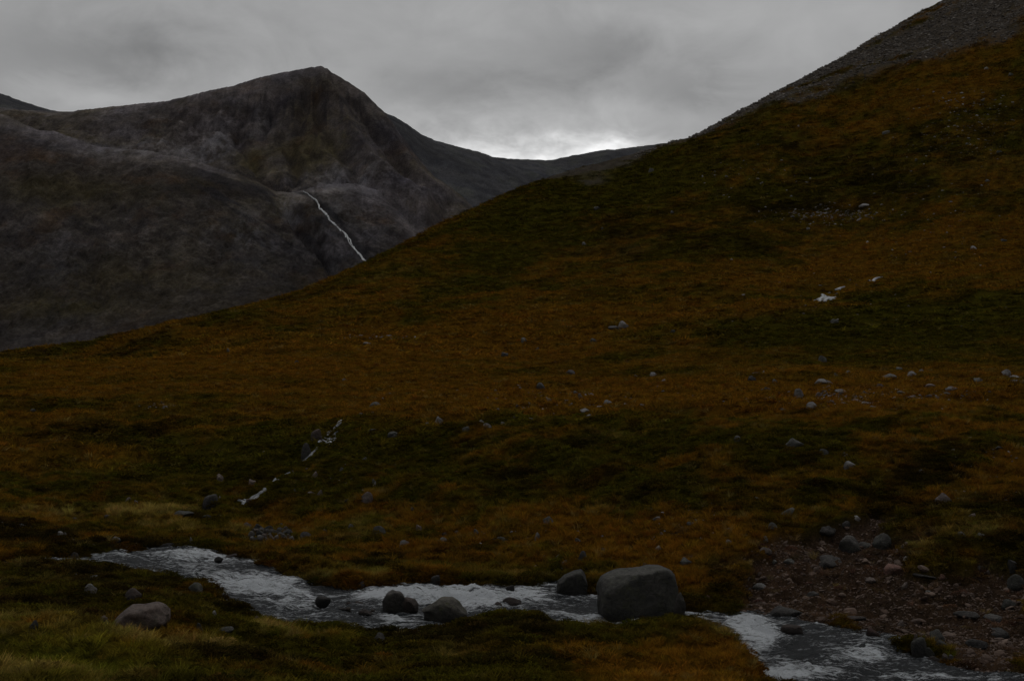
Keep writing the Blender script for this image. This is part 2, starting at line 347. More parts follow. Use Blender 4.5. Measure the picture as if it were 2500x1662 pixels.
cols = {
 -260: [(546, 42), (520, 47), (500, 52), (470, 60), (440, 70), (410, 88), (388, 140), (378, 200), (390, 300), (420, 500)],
 0: [(549, 39.5), (535, 42.5), (518, 48), (502, 53), (482, 58.5), (450, 66), (425, 75), (402, 95), (378, 140), (362, 175), (353, 205), (364, 270), (400, 400), (440, 800)],
 90: [(540, 41.3), (527, 45), (512, 50), (495, 55), (470, 61), (440, 70), (415, 82), (400, 98), (375, 140), (355, 180), (341, 225), (352, 290), (390, 450)],
 174: [(541, 42.7), (527, 46), (512, 50.5), (492, 56), (470, 61), (445, 68.5), (420, 79), (402, 98), (372, 145), (347, 195), (321, 262), (331, 330), (370, 470)],
 260: [(558, 41), (545, 43.2), (525, 48), (500, 54), (465, 61.5), (430, 72), (405, 93), (375, 135), (340, 200), (302, 300), (312, 380), (350, 560)],
 369: [(580, 36), (562, 38.8), (545, 42.5), (522, 47.5), (495, 53), (460, 61), (430, 71), (405, 93), (378, 130), (340, 190), (300, 265), (261, 350), (270, 430), (300, 620)],
 450: [(575, 36.5), (555, 40), (525, 45), (485, 51.5), (450, 59), (418, 74), (395, 100), (365, 140), (320, 215), (265, 330), (219, 425), (226, 510), (270, 800)],
 520: [(577, 36), (555, 38.8), (520, 44), (480, 50), (445, 58), (417, 74), (396, 100), (370, 135), (330, 200), (270, 320), (220, 420), (189.5, 480), (196, 570), (230, 850)],
 608: [(580, 35.2), (560, 37), (520, 42), (480, 47.5), (445, 56), (416, 72), (396, 96), (360, 140), (300, 240), (230, 370), (185, 480), (160, 560), (168, 660), (200, 900)],
 668: [(598, 32.8), (560, 36), (520, 40.3), (480, 45.3), (447, 53.5), (417, 68), (397, 93), (352, 145), (290, 245), (220, 370), (143.5, 600), (152, 700), (180, 900)],
 760: [(600, 32), (570, 34), (540, 36.7), (500, 41), (460, 47.5), (432, 56), (408, 70), (392, 92), (355, 135), (295, 230), (220, 360), (150, 500), (101, 640), (108, 740), (130, 950)],
 850: [(612, 30.4), (580, 33), (550, 35.5), (520, 38.4), (480, 43), (440, 50), (420, 58), (405, 72), (390, 90), (360, 130), (300, 220), (230, 340), (150, 480), (100, 570), (51, 690), (58, 790), (75, 960)],
 942: [(640, 28), (600, 30.5), (560, 33.5), (520, 37), (480, 41.5), (440, 48.5), (420, 57), (403, 72), (386, 91), (352, 130), (290, 215), (210, 335), (130, 460), (70, 570), (1, 740), (6, 850)],
 1024: [(655, 26.5), (610, 29.5), (570, 32.3), (530, 35.7), (490, 39.8), (450, 46), (425, 54), (403, 70), (386, 90), (350, 130), (280, 220), (200, 330), (120, 450), (60, 540), (10, 620), (-50, 780), (-50, 900)],
 1250: [(720, 23), (650, 25.5), (580, 30), (520, 35), (460, 42), (425, 52), (395, 75), (370, 100), (310, 160), (210, 270), (110, 390), (10, 510), (-80, 660), (-130, 850)],
 1500: [(700, 23), (600, 28), (500, 36), (430, 48), (385, 75), (330, 120), (230, 220), (100, 350), (-30, 500), (-150, 800)],
}
ctl += [(x, r, Y) for x, l in cols.items() for r, Y in l]
P, S = [], []
for px, py, Y in ctl:
    u, s = ray(px, py); P.append((u * 2.2, math.log(Y))); S.append(s)
for X, Y, Z in crest_w[::2]: P.append((X / Y * 2.2, math.log(Y))); S.append(Z / Y)
# bank foot beyond the water
for (X, Y) in far_w[3:-4:2]:
    Y2 = Y + .8; X2 = X + .1; P.append((X2 / Y2 * 2.2, math.log(Y2))); S.append((WL(X2) + .35) / Y2)
for X, Y, Z in [(7, 14.5, -4.6), (12, 12, -4.4), (5.5, 17, -4.6)]: P.append((X / Y * 2.2, math.log(Y))); S.append(Z / Y)
P = np.array(P); S = np.array(S); TW = tps_fit(P, S, 2e-4)

us = np.concatenate([np.linspace(-.95, -.46, 60)[:-1], np.linspace(-.46, .46, 790), np.linspace(.46, 1.0, 60)[1:]])
ys = np.concatenate([np.geomspace(1.2, 10, 30)[:-1], np.linspace(10, 16, 60)[:-1], np.linspace(16, 45, 400)[:-1], np.linspace(45, 62, 110)[:-1], np.geomspace(62, 160, 110)[:-1], np.geomspace(160, 800, 150)[:-1], np.geomspace(800, 1100, 12)])
UU, YY = np.meshgrid(us, ys); XX = UU * YY
Z0 = tps_eval(P, TW, UU * 2.2, np.log(YY)) * YY
near = YY < 62
SD = np.full(YY.shape, 50.0); SD[near] = poly_sd(XX[near], YY[near])
fy = np.interp(XX, FARX[:, 0], FARX[:, 1])           # far shore line as a function of X
farside = YY > fy - .01
hum = (fbm(XX / 2.6, YY / 2.6, 3, 3) * .34 + fbm(XX / .9, YY / .9, 9, 3) * .14) * (1 - sst(90, 260, YY)) * .8
hum += np.abs(fbm(XX / 1.5, YY / 1.5, 40, 2)) * .22 * (1 - sst(60, 200, YY))
hum += fbm(XX / 7, YY / 7, 14, 4) * .75 * sst(38, 70, YY)
fold = ridged((XX + YY * .45) / 5.5, (YY - XX * .2) / 22, 57, 3, .5) - .5
hum += fold * 1.5 * sst(41, 50, YY) * (1 - sst(70, 100, YY))
hum += (ridged((XX + YY * .5) / 26, YY / 110, 59, 3, .5) - .5) * 3.5 * sst(110, 200, YY)
hum += fbm(XX / 30, YY / 30, 20, 5) * 2.4 * sst(70, 200, YY)
hum += fbm(XX / 110, YY / 110, 26, 4) * 4.0 * sst(180, 450, YY)
Zb = Z0 + hum - .12 * (1 - sst(60, 120, YY))
PX, PY = project(XX, YY, Z0)
# the raw eroded scar on the outer bend
scar = np.zeros_like(YY)
def blob(px, py, rx, ry, rot=0.0):
    c, s = math.cos(math.radians(rot)), math.sin(math.radians(rot)); dx = PX - px; dy = PY - py
    return np.exp(-(((dx * c + dy * s) / rx) ** 2 + ((-dx * s + dy * c) / ry) ** 2))
fs = farside & (YY < 62)
scar = np.where(fs, np.clip(blob(905, 592, 120, 30, 12) * 1.2 + blob(830, 560, 85, 26, -18) * 1.0 + blob(985, 630, 80, 36, 12) * 1.1 + blob(800, 605, 60, 20) * .6 + blob(985, 575, 60, 25) * .7 + blob(840, 530, 50, 14, -20) * .7, 0, 1.3), 0)
sn = fbm(XX / 1.3, YY / 1.3, 31, 4)
SCAR = sst(.42, .62, scar + sn * .75)
rocky = ridged(XX / .9, YY / .9, 33, 4) - .5
Zb = Zb + SCAR * (rocky * .5 + (ridged(XX / 3.2, YY / 2.6, 34, 3) - .5) * .7 - hum * .5 - .50)
# banks, bed
bw = np.where(farside, .8, .55)
t = sst(0, 1, SD / bw)
wl = WL(XX)
Zb = np.where(near & (SD < 4), np.maximum(Zb, wl + .10 + .12 * fbm(XX / .6, YY / .6, 50, 3)), Zb)
ZT = np.where(SD < 0, wl - .5 * sst(0, .7, -SD) - .03, wl + (Zb - wl) * t)
ZT = np.where(near & (SD < bw), ZT, Zb)
# side gully of the little stream
def seg_d(pts):
    d = np.full(YY.shape, 1e9); m = (YY > 38) & (YY < 100)
    return d, m
HS = [(0, 352.5), (22, 349), (87, 341), (130, 332), (174, 321), (218, 312), (260, 302), (304, 289), (335, 276), (369, 260), (391, 250), (412, 239), (434, 227), (455, 217), (477, 207.5), (500, 196.5), (525, 186), (551, 176), (580, 167.5), (608, 160), (640, 152), (668, 143), (690, 137), (713, 125.5), (738, 111), (758, 101),
      (781, 89), (800, 79.5), (823, 67), (845, 56), (868, 41), (890, 29), (915, 15), (942, 0), (990, -26), (1030, -46)]
ZT = fit_crest(us, ys, ZT, HS, 130, fall=.03, rough=.8, seed=33)
ground = Field(us, ys, ZT)

# -------- vegetation / soil colours carried by the ground itself
C_OR = np.array((.120, .058, .0065)); C_GR = np.array((.052, .045, .005)); C_DK = np.array((.024, .018, .005))
C_ST = np.array((.190, .145, .040)); C_SO = np.array((.070, .044, .031)); C_SC = np.array((.115, .098, .087)); C_BG = np.array((.088, .084, .009)); C_RD = np.array((.17, .075, .022))
PX, PY = project(XX, YY, ZT)
def zone_colors():
    n_a = fbm(XX / 9, YY / 9, 5, 5, .6) * (YY > 30) + fbm(XX / 2.2, YY / 2.2, 6, 4, .6) * .6
    sc = np.maximum(YY, 30) / 60.0
    n_b = fbm(np.log(YY) * 14, UU * 30 , 8, 5, .6)   # scale free patches
    n_c = fbm(XX / 24, YY / 24, 11, 5, .6)
    n_d = fbm(XX / 70, YY / 70, 12, 5, .6)
    n = np.where(YY < 60, n_a, np.where(YY < 200, n_a * .5 + n_c * .8, n_c * .6 + n_d * .8)) + n_b * .25
    w = {}
    far_ = farside.astype(float)
    w['or'] = .50 * far_ + .62 * blob(250, 370, 420, 45, -8) * far_ + .45 * blob(560, 330, 300, 55, -10) * far_ + .65 * blob(600, 400, 300, 22, -3) * far_ + .85 * blob(860, 398, 200, 24) * far_ + .4 * blob(480, 545, 200, 40) * far_ + .6 * blob(700, 540, 120, 60) * far_ \
        + .5 * blob(930, 90, 200, 26, -22) * far_ + .45 * blob(900, 250, 200, 40, -12) * far_ + .5 * blob(960, 455, 150, 30) * far_ + 1.9 * blob(680, 668, 120, 34) * (1 - far_) + .6 * blob(620, 675, 100, 16) * (1 - far_)
    w['gr'] = .62 + .6 * blob(260, 460, 300, 32) * far_ + .6 * blob(700, 450, 350, 45) * far_ + .7 * blob(850, 330, 250, 30, -3) * far_ + .8 * blob(560, 210, 220, 35, -35) * far_ + .5 * blob(750, 190, 150, 60) + .4 * blob(560, 620, 120, 25) * (1 - far_)
    w['dk'] = .28 + .7 * blob(120, 590, 110, 28) * (1 - far_) + .7 * blob(480, 645, 90, 20) * (1 - far_) + .7 * blob(240, 655, 140, 12) * (1 - far_) + .7 * blob(60, 538, 110, 10) * far_ + .6 * blob(400, 560, 120, 14) * far_ + .45 * blob(880, 190, 160, 50, -10) * far_ \
        + .3 * blob(640, 230, 200, 45, -15) * far_ + .8 * blob(820, 470, 180, 30) * far_ + .5 * blob(1000, 500, 120, 50) * far_ + .5 * blob(380, 455, 140, 30) * far_
    w['st'] = -.12 + 1.0 * blob(120, 508, 120, 7) * far_ + .75 * blob(330, 575, 130, 10) * far_ + .5 * blob(480, 572, 60, 8) * far_ + .7 * blob(190, 640, 80, 10) * (1 - far_) + .8 * blob(280, 630, 60, 9) * (1 - far_) + .25 * blob(150, 672, 160, 8) * (1 - far_) + .5 * blob(30, 563, 60, 6) + .6 * blob(420, 660, 60, 10) * (1 - far_) + .8 * blob(725, 635, 14, 16) * (1 - far_) \
        + .5 * blob(310, 520, 160, 12) * far_ + .5 * blob(170, 335, 60, 5, -8) * far_
    w['bg'] = -.1 + .75 * blob(430, 372, 60, 12, -10) * far_ + .5 * blob(50, 480, 120, 16, -10) * far_ + .4 * blob(880, 330, 200, 12) * far_ + .4 * blob(60, 660, 60, 20) * (1 - far_)
    w['rd'] = -.3 + 1.1 * blob(395, 335, 70, 5, -14) * far_ + 1.2 * blob(880, 388, 130, 11, -6) * far_ + .6 * blob(160, 405, 40, 6) * far_
    seeds = {'or': 2, 'gr': 15, 'dk': 22, 'st': 28, 'bg': 35, 'rd': 44}
    C = {'or': C_OR, 'gr': C_GR, 'dk': C_DK, 'st': C_ST, 'bg': C_BG, 'rd': C_RD}
    tot = 0; out = 0
    for k in w:
        s = seeds[k]
        lam = np.where(YY < 60, 2.4, np.where(YY < 160, 7.0, 22.0))
        nn = np.where(YY < 62, fbm(XX / 2.0, YY / 2.0, s, 4, .65), 0) + np.where(YY >= 62, fbm(XX / 8.0, YY / 8.0, s + 1, 5, .68), 0) + np.where(YY > 150, fbm(XX / 28.0, YY / 28.0, s + 2, 5, .68) * .7, 0)
        e = np.exp(5.0 * (w[k] + np.where(YY < 80, 1.25, .85) * nn)); tot = tot + e; out = out + e[..., None] * C[k]
    col = out / tot[..., None]
    # bare soil of the scar, grey boulder-field at the top right
    soil = C_SO + fbm(XX / .8, YY / .8, 52, 4, .7)[..., None] * np.array((.030, .018, .012))
    blend = (SCAR * .92)[..., None]; col = col * (1 - blend) + soil * blend
    edge = np.interp(PX, [600, 690, 760, 850, 940, 1024, 1200], [175, 139, 112, 84, 55, 29, -20])
    scr = sst(-5, 6, (edge - PY) + fbm(XX / 40, YY / 60, 17, 4, .6) * 20) * (YY > 300)
    sn2 = .62 + .38 * fbm(XX / 7, YY / 7, 19, 4, .75)
    scol = C_SC * sn2[..., None] * .9 + .1 * col
    scr = scr * sst(-.55, .05, fbm(XX / 30, YY / 18, 58, 4, .65) + .12); col = col * (1 - scr[..., None]) + scol * scr[..., None]
    # thin soil / stones band
    wet = sst(.9, 0, SD) * (SD < .9); col = col * (1 - .5 * wet[..., None])
    return np.clip(col, .004, .6), scr
GCOL, SCREE = zone_colors()

V = np.stack([XX, YY, ZT], -1)
qfar = farside[:-1, :-1] | farside[1:, 1:]
me_far = grid_mesh('hillside', V, qfar, GCOL); link('hillside', me_far, M_GROUND, kind='structure')
me_near = grid_mesh('riverbank', V, ~qfar, GCOL); link('riverbank', me_near, M_GROUND, kind='structure')

# ------------------------------------------------------------------ river surface
def build_river():
    u2 = np.linspace(-.9, .95, 1500); y2 = np.concatenate([np.linspace(7, 20, 60)[:-1], np.linspace(20, 44, 330)])
    U, Y = np.meshgrid(u2, y2); X = U * Y
    sd = poly_sd(X, Y)
    k = sd[:-1, :-1] < .5
    s = X * .88 - Y * .47; t_ = X * .47 + Y * .88
    px, py = project(X, Y, WL(X))
    def bl(a, b, rx, ry): return np.exp(-(((px - a) / rx) ** 2 + ((py - b) / ry) ** 2))
    foam = .28 + .55 * bl(245, 583, 45, 9) + .5 * bl(275, 592, 40, 10) + .42 * bl(180, 556, 60, 5) + .25 * bl(210, 566, 40, 8) + .35 * bl(300, 606, 40, 8) + .55 * bl(375, 597, 28, 8) + .45 * bl(395, 618, 30, 8) \
        + .55 * bl(425, 594, 40, 7) + .65 * bl(475, 600, 40, 12) + .5 * bl(525, 590, 16, 6) + .3 * bl(540, 600, 40, 7) + .45 * bl(590, 617, 40, 5) + .35 * bl(660, 622, 50, 4) \
        + .75 * bl(748, 628, 22, 7) + .65 * bl(765, 636, 22, 7) + .45 * bl(755, 650, 22, 8) + .45 * bl(775, 672, 30, 9) + .3 * bl(800, 676, 50, 6) + .4 * bl(868, 652, 24, 5) + .35 * bl(880, 658, 22, 4) + .3 * bl(845, 661, 30, 5) + .4 * bl(915, 676, 40, 4) \
        - .25 * bl(250, 603, 30, 7) - .22 * bl(350, 612, 45, 9) - .3 * bl(250, 568, 40, 4) - .10 * bl(590, 606, 60, 7) - .02 * bl(820, 640, 60, 10) - .05 * bl(880, 668, 90, 12) - .35 * bl(325, 590, 30, 4) - .25 * bl(800, 655, 30, 8)
    foam += .26 * fbm(s / 1.3, t_ / .5, 7, 4, .65) + .16 * fbm(s / .5, t_ / .25, 30, 3, .6)
    rap = np.clip(foam, .1, 1)
    w = ridged(s / 1.1 + fbm(s, t_, 3, 2) * .4, t_ / .7, 13, 4, .6) - .55
    Z = WL(X) + (ridged(s / .75, t_ / .34, 37, 3, .6) - .5) * .13 + w * .36 * rap + fbm(s / 2.5, t_ / 1.2, 21, 3) * .10 + .03
    # short chutes: water heaps up before and drops after the rapids
    Z += .10 * np.sin(s * 1.7 + fbm(s / 3, t_ / 2, 25, 2) * 3) * rap
    foam += np.clip(w, -.3, .4) * .35 + .12 * (foam > .6)
    me = grid_mesh('river', np.stack([X, Y, Z], -1), k, None, True, {'foam': foam})
    link('river', me, M_WATER, kind='structure')
    return U, Y
build_river()

# ------------------------------------------------------------------ the mountains
def make_mountain(name, ctl, us_, ys_, noise_fn, color_fn, mat, crest_line=None, ymin=0):
    P_, S_ = [], []
    for px, py, Y in ctl:
        u, s = ray(px, py); P_.append((u * 3, math.log(Y) * 2)); S_.append(s)
    P_ = np.array(P_); S_ = np.array(S_); w = tps_fit(P_, S_, 1e-5)
    U, Y = np.meshgrid(us_, ys_); X = U * Y
    Z = tps_eval(P_, w, U * 3, np.log(Y) * 2) * Y
    px, py = project(X, Y, Z)
    Z = Z + noise_fn(X, Y, Z, px, py)
    if crest_line: Z = fit_crest(us_, ys_, Z, crest_line, ymin, fall=.03, rough=.9)
    f = Field(us_, ys_, Z)
    gx = np.gradient(Z, axis=0) / np.gradient(Y, axis=0); gu = np.gradient(Z, axis=1) / np.maximum(np.gradient(X, axis=1), 1e-3)
    slope = np.sqrt(gx ** 2 + gu ** 2)
    col = color_fn(X, Y, Z, px, py, slope)
    me = grid_mesh(name, np.stack([X, Y, Z], -1), np.ones((len(ys_) - 1, len(us_) - 1), bool), col)
    link(name, me, mat, kind='structure')
    return f
main_ctl = []
mc = {
 -260: [(60, 2100), (110, 1850), (140, 1650), (170, 1500), (80, 2500)],
 -100: [(80, 2050), (116, 1850), (136, 1650), (150, 1550), (105, 2500)],
 0: [(108, 1950), (117, 1800), (132, 1650), (145, 1550), (125, 2300), (180, 3200)],
 30: [(110, 1920), (122, 1780), (140, 1620), (150, 1540)],
 70: [(111.5, 1900), (126, 1740), (143, 1600), (150, 1540), (125, 2200)],
 106: [(107, 1870), (128, 1720), (150, 1590), (156, 1530)],
 133: [(104.2, 1850), (124, 1720), (150, 1580), (158, 1520), (120, 2100), (180, 3200)],
 166: [(101, 1830), (124, 1710), (152, 1580), (164, 1510)], 189: [(95.5, 1815), (120, 1700), (156, 1570), (168, 1500), (112, 2050)],
 211: [(90, 1800), (116, 1700), (160, 1560), (174, 1490)],
 233: [(85.5, 1790), (114, 1700), (160, 1560), (182, 1470), (104, 2000)], 251: [(79.5, 1780), (112, 1695), (158, 1570), (188, 1460)],
 277: [(73, 1765), (108, 1690), (150, 1585), (192, 1450), (95, 1980)],
 295: [(70, 1755), (104, 1690), (145, 1600), (180, 1490), (196, 1430), (90, 1950), (180, 3200)], 311: [(67, 1748), (100, 1690), (138, 1605), (174, 1500), (194, 1430)],
 320: [(65.8, 1744), (72, 1735), (95, 1690), (130, 1620), (168, 1515), (192, 1425), (88, 1930), (300, 1000)],
 328: [(68.2, 1742), (76, 1730), (100, 1680)], 338: [(75.5, 1738), (84, 1722), (110, 1665), (150, 1580), (182, 1470), (200, 1400)],
 349: [(82, 1733), (96, 1705), (130, 1640), (165, 1540), (190, 1420), (98, 1900)],
 364: [(92, 1722), (125, 1640), (160, 1550), (185, 1440), (205, 1340), (235, 1240), (300, 1000), (112, 1880)],
 377: [(105.3, 1712), (135, 1630), (168, 1530), (195, 1410), (222, 1290)],
 386: [(114.5, 1704), (145, 1620), (175, 1510), (205, 1380), (235, 1270), (280, 1120), (136, 1850), (200, 3200)],
 400: [(134, 1680), (160, 1590), (190, 1470), (222, 1330)],
 413: [(152, 1650), (175, 1560), (205, 1430), (240, 1290), (280, 1140), (400, 550), (178, 1800)],
 440: [(182, 1600), (205, 1500), (235, 1350), (280, 1150), (205, 1750)],
 480: [(225, 1500), (260, 1300), (300, 1100), (240, 1700), (260, 3200)], 560: [(280, 1400), (330, 1000), (300, 1800), (400, 550)], 700: [(330, 1300), (370, 900), (350, 1800)], 950: [(370, 1200), (390, 1800), (400, 600)],
}
dc = {  # the rounded shoulder in front, with the slabs the waterfall runs down
 -260: [(95, 1500), (150, 1400), (250, 1150), (340, 880), (400, 500), (120, 1700), (200, 2000)],
 -100: [(104, 1490), (145, 1380), (230, 1180), (340, 860), (400, 500), (125, 1700)],
 0: [(113.5, 1480), (135, 1420), (165, 1350), (240, 1170), (310, 980), (352, 860), (400, 550), (132, 1680), (190, 2000)],
 24: [(124, 1470), (142, 1400), (175, 1320)], 54: [(131, 1450), (148, 1390), (180, 1310), (240, 1160), (300, 990), (350, 850), (150, 1650)],
 98: [(146, 1430), (158, 1390), (190, 1290), (240, 1160), (300, 990), (350, 850), (165, 1620)],
 130: [(149, 1420), (160, 1385), (185, 1300), (240, 1160), (300, 980), (345, 850), (170, 1600), (200, 2000)],
 174: [(156, 1400), (168, 1360), (195, 1270), (240, 1150), (300, 980), (335, 860), (400, 550), (180, 1580)],
 217: [(168, 1380), (182, 1325), (210, 1235), (240, 1150), (290, 1010), (330, 870), (190, 1560)],
 256: [(181, 1365), (195, 1310), (218, 1230), (240, 1165), (290, 1010), (325, 880), (202, 1540), (230, 2000)],
 276: [(190.5, 1360), (203, 1310), (225, 1240), (250, 1170), (290, 1030), (320, 900), (212, 1530)],
 303: [(190, 1375), (196, 1340), (214, 1270), (250, 1160), (290, 1030), (315, 920), (212, 1530), (240, 2000)],
 330: [(184, 1400), (190, 1360), (210, 1290), (245, 1190), (280, 1080), (330, 850), (206, 1530)],
 355: [(183, 1400), (192, 1365), (215, 1290), (250, 1180), (290, 1050), (208, 1530)],
 378: [(190, 1392), (200, 1360), (225, 1280), (260, 1165), (218, 1520)],
 395: [(206, 1360), (218, 1310), (245, 1220), (230, 1500)], 420: [(235, 1300), (260, 1200), (290, 1100), (270, 1500)], 480: [(290, 1150), (320, 1000), (330, 1400), (400, 550)], 700: [(360, 1100), (380, 900), (390, 1600)],
}
main_ctl = [(x, r, Y) for x, l in mc.items() for r, Y in l] + [(x, r, Y) for x in (-260, -100, 0, 70, 133, 189, 233, 277) for r, Y in ((230, 1350), (300, 1150))]
mus = np.concatenate([np.linspace(-.85, -.43, 30)[:-1], np.linspace(-.43, .0, 480), np.linspace(.0, .4, 30)[1:]])
mys = np.concatenate([np.linspace(1150, 1400, 60)[:-1], np.linspace(1400, 1900, 270)[:-1], np.linspace(1900, 3200, 24)])
dus = np.concatenate([np.linspace(-.85, -.43, 30)[:-1], np.linspace(-.43, -.05, 430), np.linspace(-.05, .2, 20)[1:]])
dys = np.concatenate([np.geomspace(600, 880, 24)[:-1], np.linspace(880, 1450, 330)[:-1], np.linspace(1450, 2000, 24)])
SKY_X = [-260, 0, 24, 54, 98, 130, 174, 217, 256, 276, 303, 330, 355, 378, 395, 420]; SKY_Y = [95, 113.5, 124, 131, 146, 149, 156, 168, 181, 190.5, 190, 184, 183, 190, 206, 235]
RIBS = [  # ribs (+) and gullies (-) on the faces: frame polyline, height in metres, half width in frame pixels
 ([(324, 70), (330, 95), (338, 120), (352, 150), (372, 178), (400, 200), (430, 215)], 26, 16),
 ([(345, 86), (365, 118), (385, 150), (410, 185)], -14, 8), ([(386, 116), (398, 145), (418, 175), (450, 200)], 14, 9),
 ([(250, 92), (244, 112), (236, 130)], -12, 6), ([(262, 88), (256, 112), (248, 132)], 8, 5), ([(278, 84), (272, 110), (262, 136)], -12, 6), ([(292, 80), (288, 110), (280, 138)], 9, 6), ([(305, 76), (303, 104), (298, 130)], -11, 6),
 ([(222, 96), (212, 114), (204, 128)], -9, 6), ([(316, 76), (314, 100), (318, 128), (310, 150)], -9, 5),
 ([(290, 150), (300, 165), (295, 182)], -14, 9), ([(318, 140), (322, 160), (345, 180)], 10, 10), ([(236, 130), (244, 150), (258, 172)], -10, 8),
 ([(278, 192), (290, 205), (300, 222), (318, 245), (330, 262), (340, 285)], -22, 11), 
 ([(190, 190), (200, 210), (208, 240), (215, 275)], -4, 14), ([(120, 165), (128, 200), (132, 250), (150, 300)], -5, 14), ([(80, 160), (88, 210), (90, 260), (98, 310)], -5, 12),
 ([(30, 170), (35, 230), (40, 290)], 5, 14), ([(0, 116), (40, 124), (90, 128), (150, 122)], -12, 8), ([(150, 108), (190, 118), (225, 128)], -12, 7),
]
def mnoise(X, Y, Z, px, py):
    dome = Y.min() < 900
    top = np.interp(px, SKY_X, SKY_Y) if dome else np.interp(px, [0, 74, 166, 233, 322, 364, 386, 413, 462], [93, 111, 101, 85, 66, 92, 114, 151, 195])
    k = sst(0, 26, py - top); k = np.where((Y > 1450) & dome, 0, k)
    m = (px > -60) & (px < 520) & (py > 40) & (py < 380)
    x, y = px[m] + fbm(X[m] / 45, Y[m] / 60, 55, 3) * 5, py[m]
    acc = np.zeros(x.shape)
    for pts, A, w in RIBS:
        d = np.full(x.shape, 1e9)
        for (ax, ay), (bx, by) in zip(pts[:-1], pts[1:]):
            ex, ey = bx - ax, by - ay; t = np.clip(((x - ax) * ex + (y - ay) * ey) / (ex * ex + ey * ey), 0, 1)
            d = np.minimum(d, np.hypot(x - ax - ex * t, y - ay - ey * t))
        acc += A * np.maximum(0, 1 - d / w)
    r0 = np.zeros(px.shape); r0[m] = acc
    g = ridged(X / 42 + Y / 700, Z / 190 + Y / 900, 24, 5, .62) - .55       # gullies that run down the faces
    n = fbm(X / 160, Y / 160, 4, 5, .55)
    ca, sa = math.cos(-.55), math.sin(-.55)
    sx = X * ca + Z * sa; sz = -X * sa + Z * ca                                                  # tilted slabs
    st = (ridged(sx / 70, sz / 9 + Y / 200, 41, 4, .6) - .5)
    slab = np.exp(-(((px - 300) / 110) ** 2 + ((py - 235) / 45) ** 2)) + .5 * np.exp(-(((px - 90) / 120) ** 2 + ((py - 260) / 60) ** 2)) + .25
    f = fbm(X / 14, Y / 18, 10, 4, .65)
    r = ridged(X / 26, Y / 34, 47, 3, .6) - .5
    amp = .5 + .7 * sst(0, .6, fbm(X / 240, Y / 240, 29, 3) + .2)
    crag = sst(.1, .5, fbm(X / 60, Y / 60, 60, 3)) * ridged(X / 9, Z / 16, 61, 3, .6) * 4
    sharp = .05
    return (r0 * 1.15 + g * 15 * amp + n * 5 + r * 9 * amp + st * 8 * slab + crag) * (sharp + (1 - sharp) * k) + f * 3.0 * (.3 + .7 * k)
C_MG = np.array((.118, .103, .098)); C_ML = np.array((.205, .184, .178)); C_MV = np.array((.105, .085, .028)); C_MH = np.array((.060, .046, .032)); C_MS = np.array((.165, .158, .155))
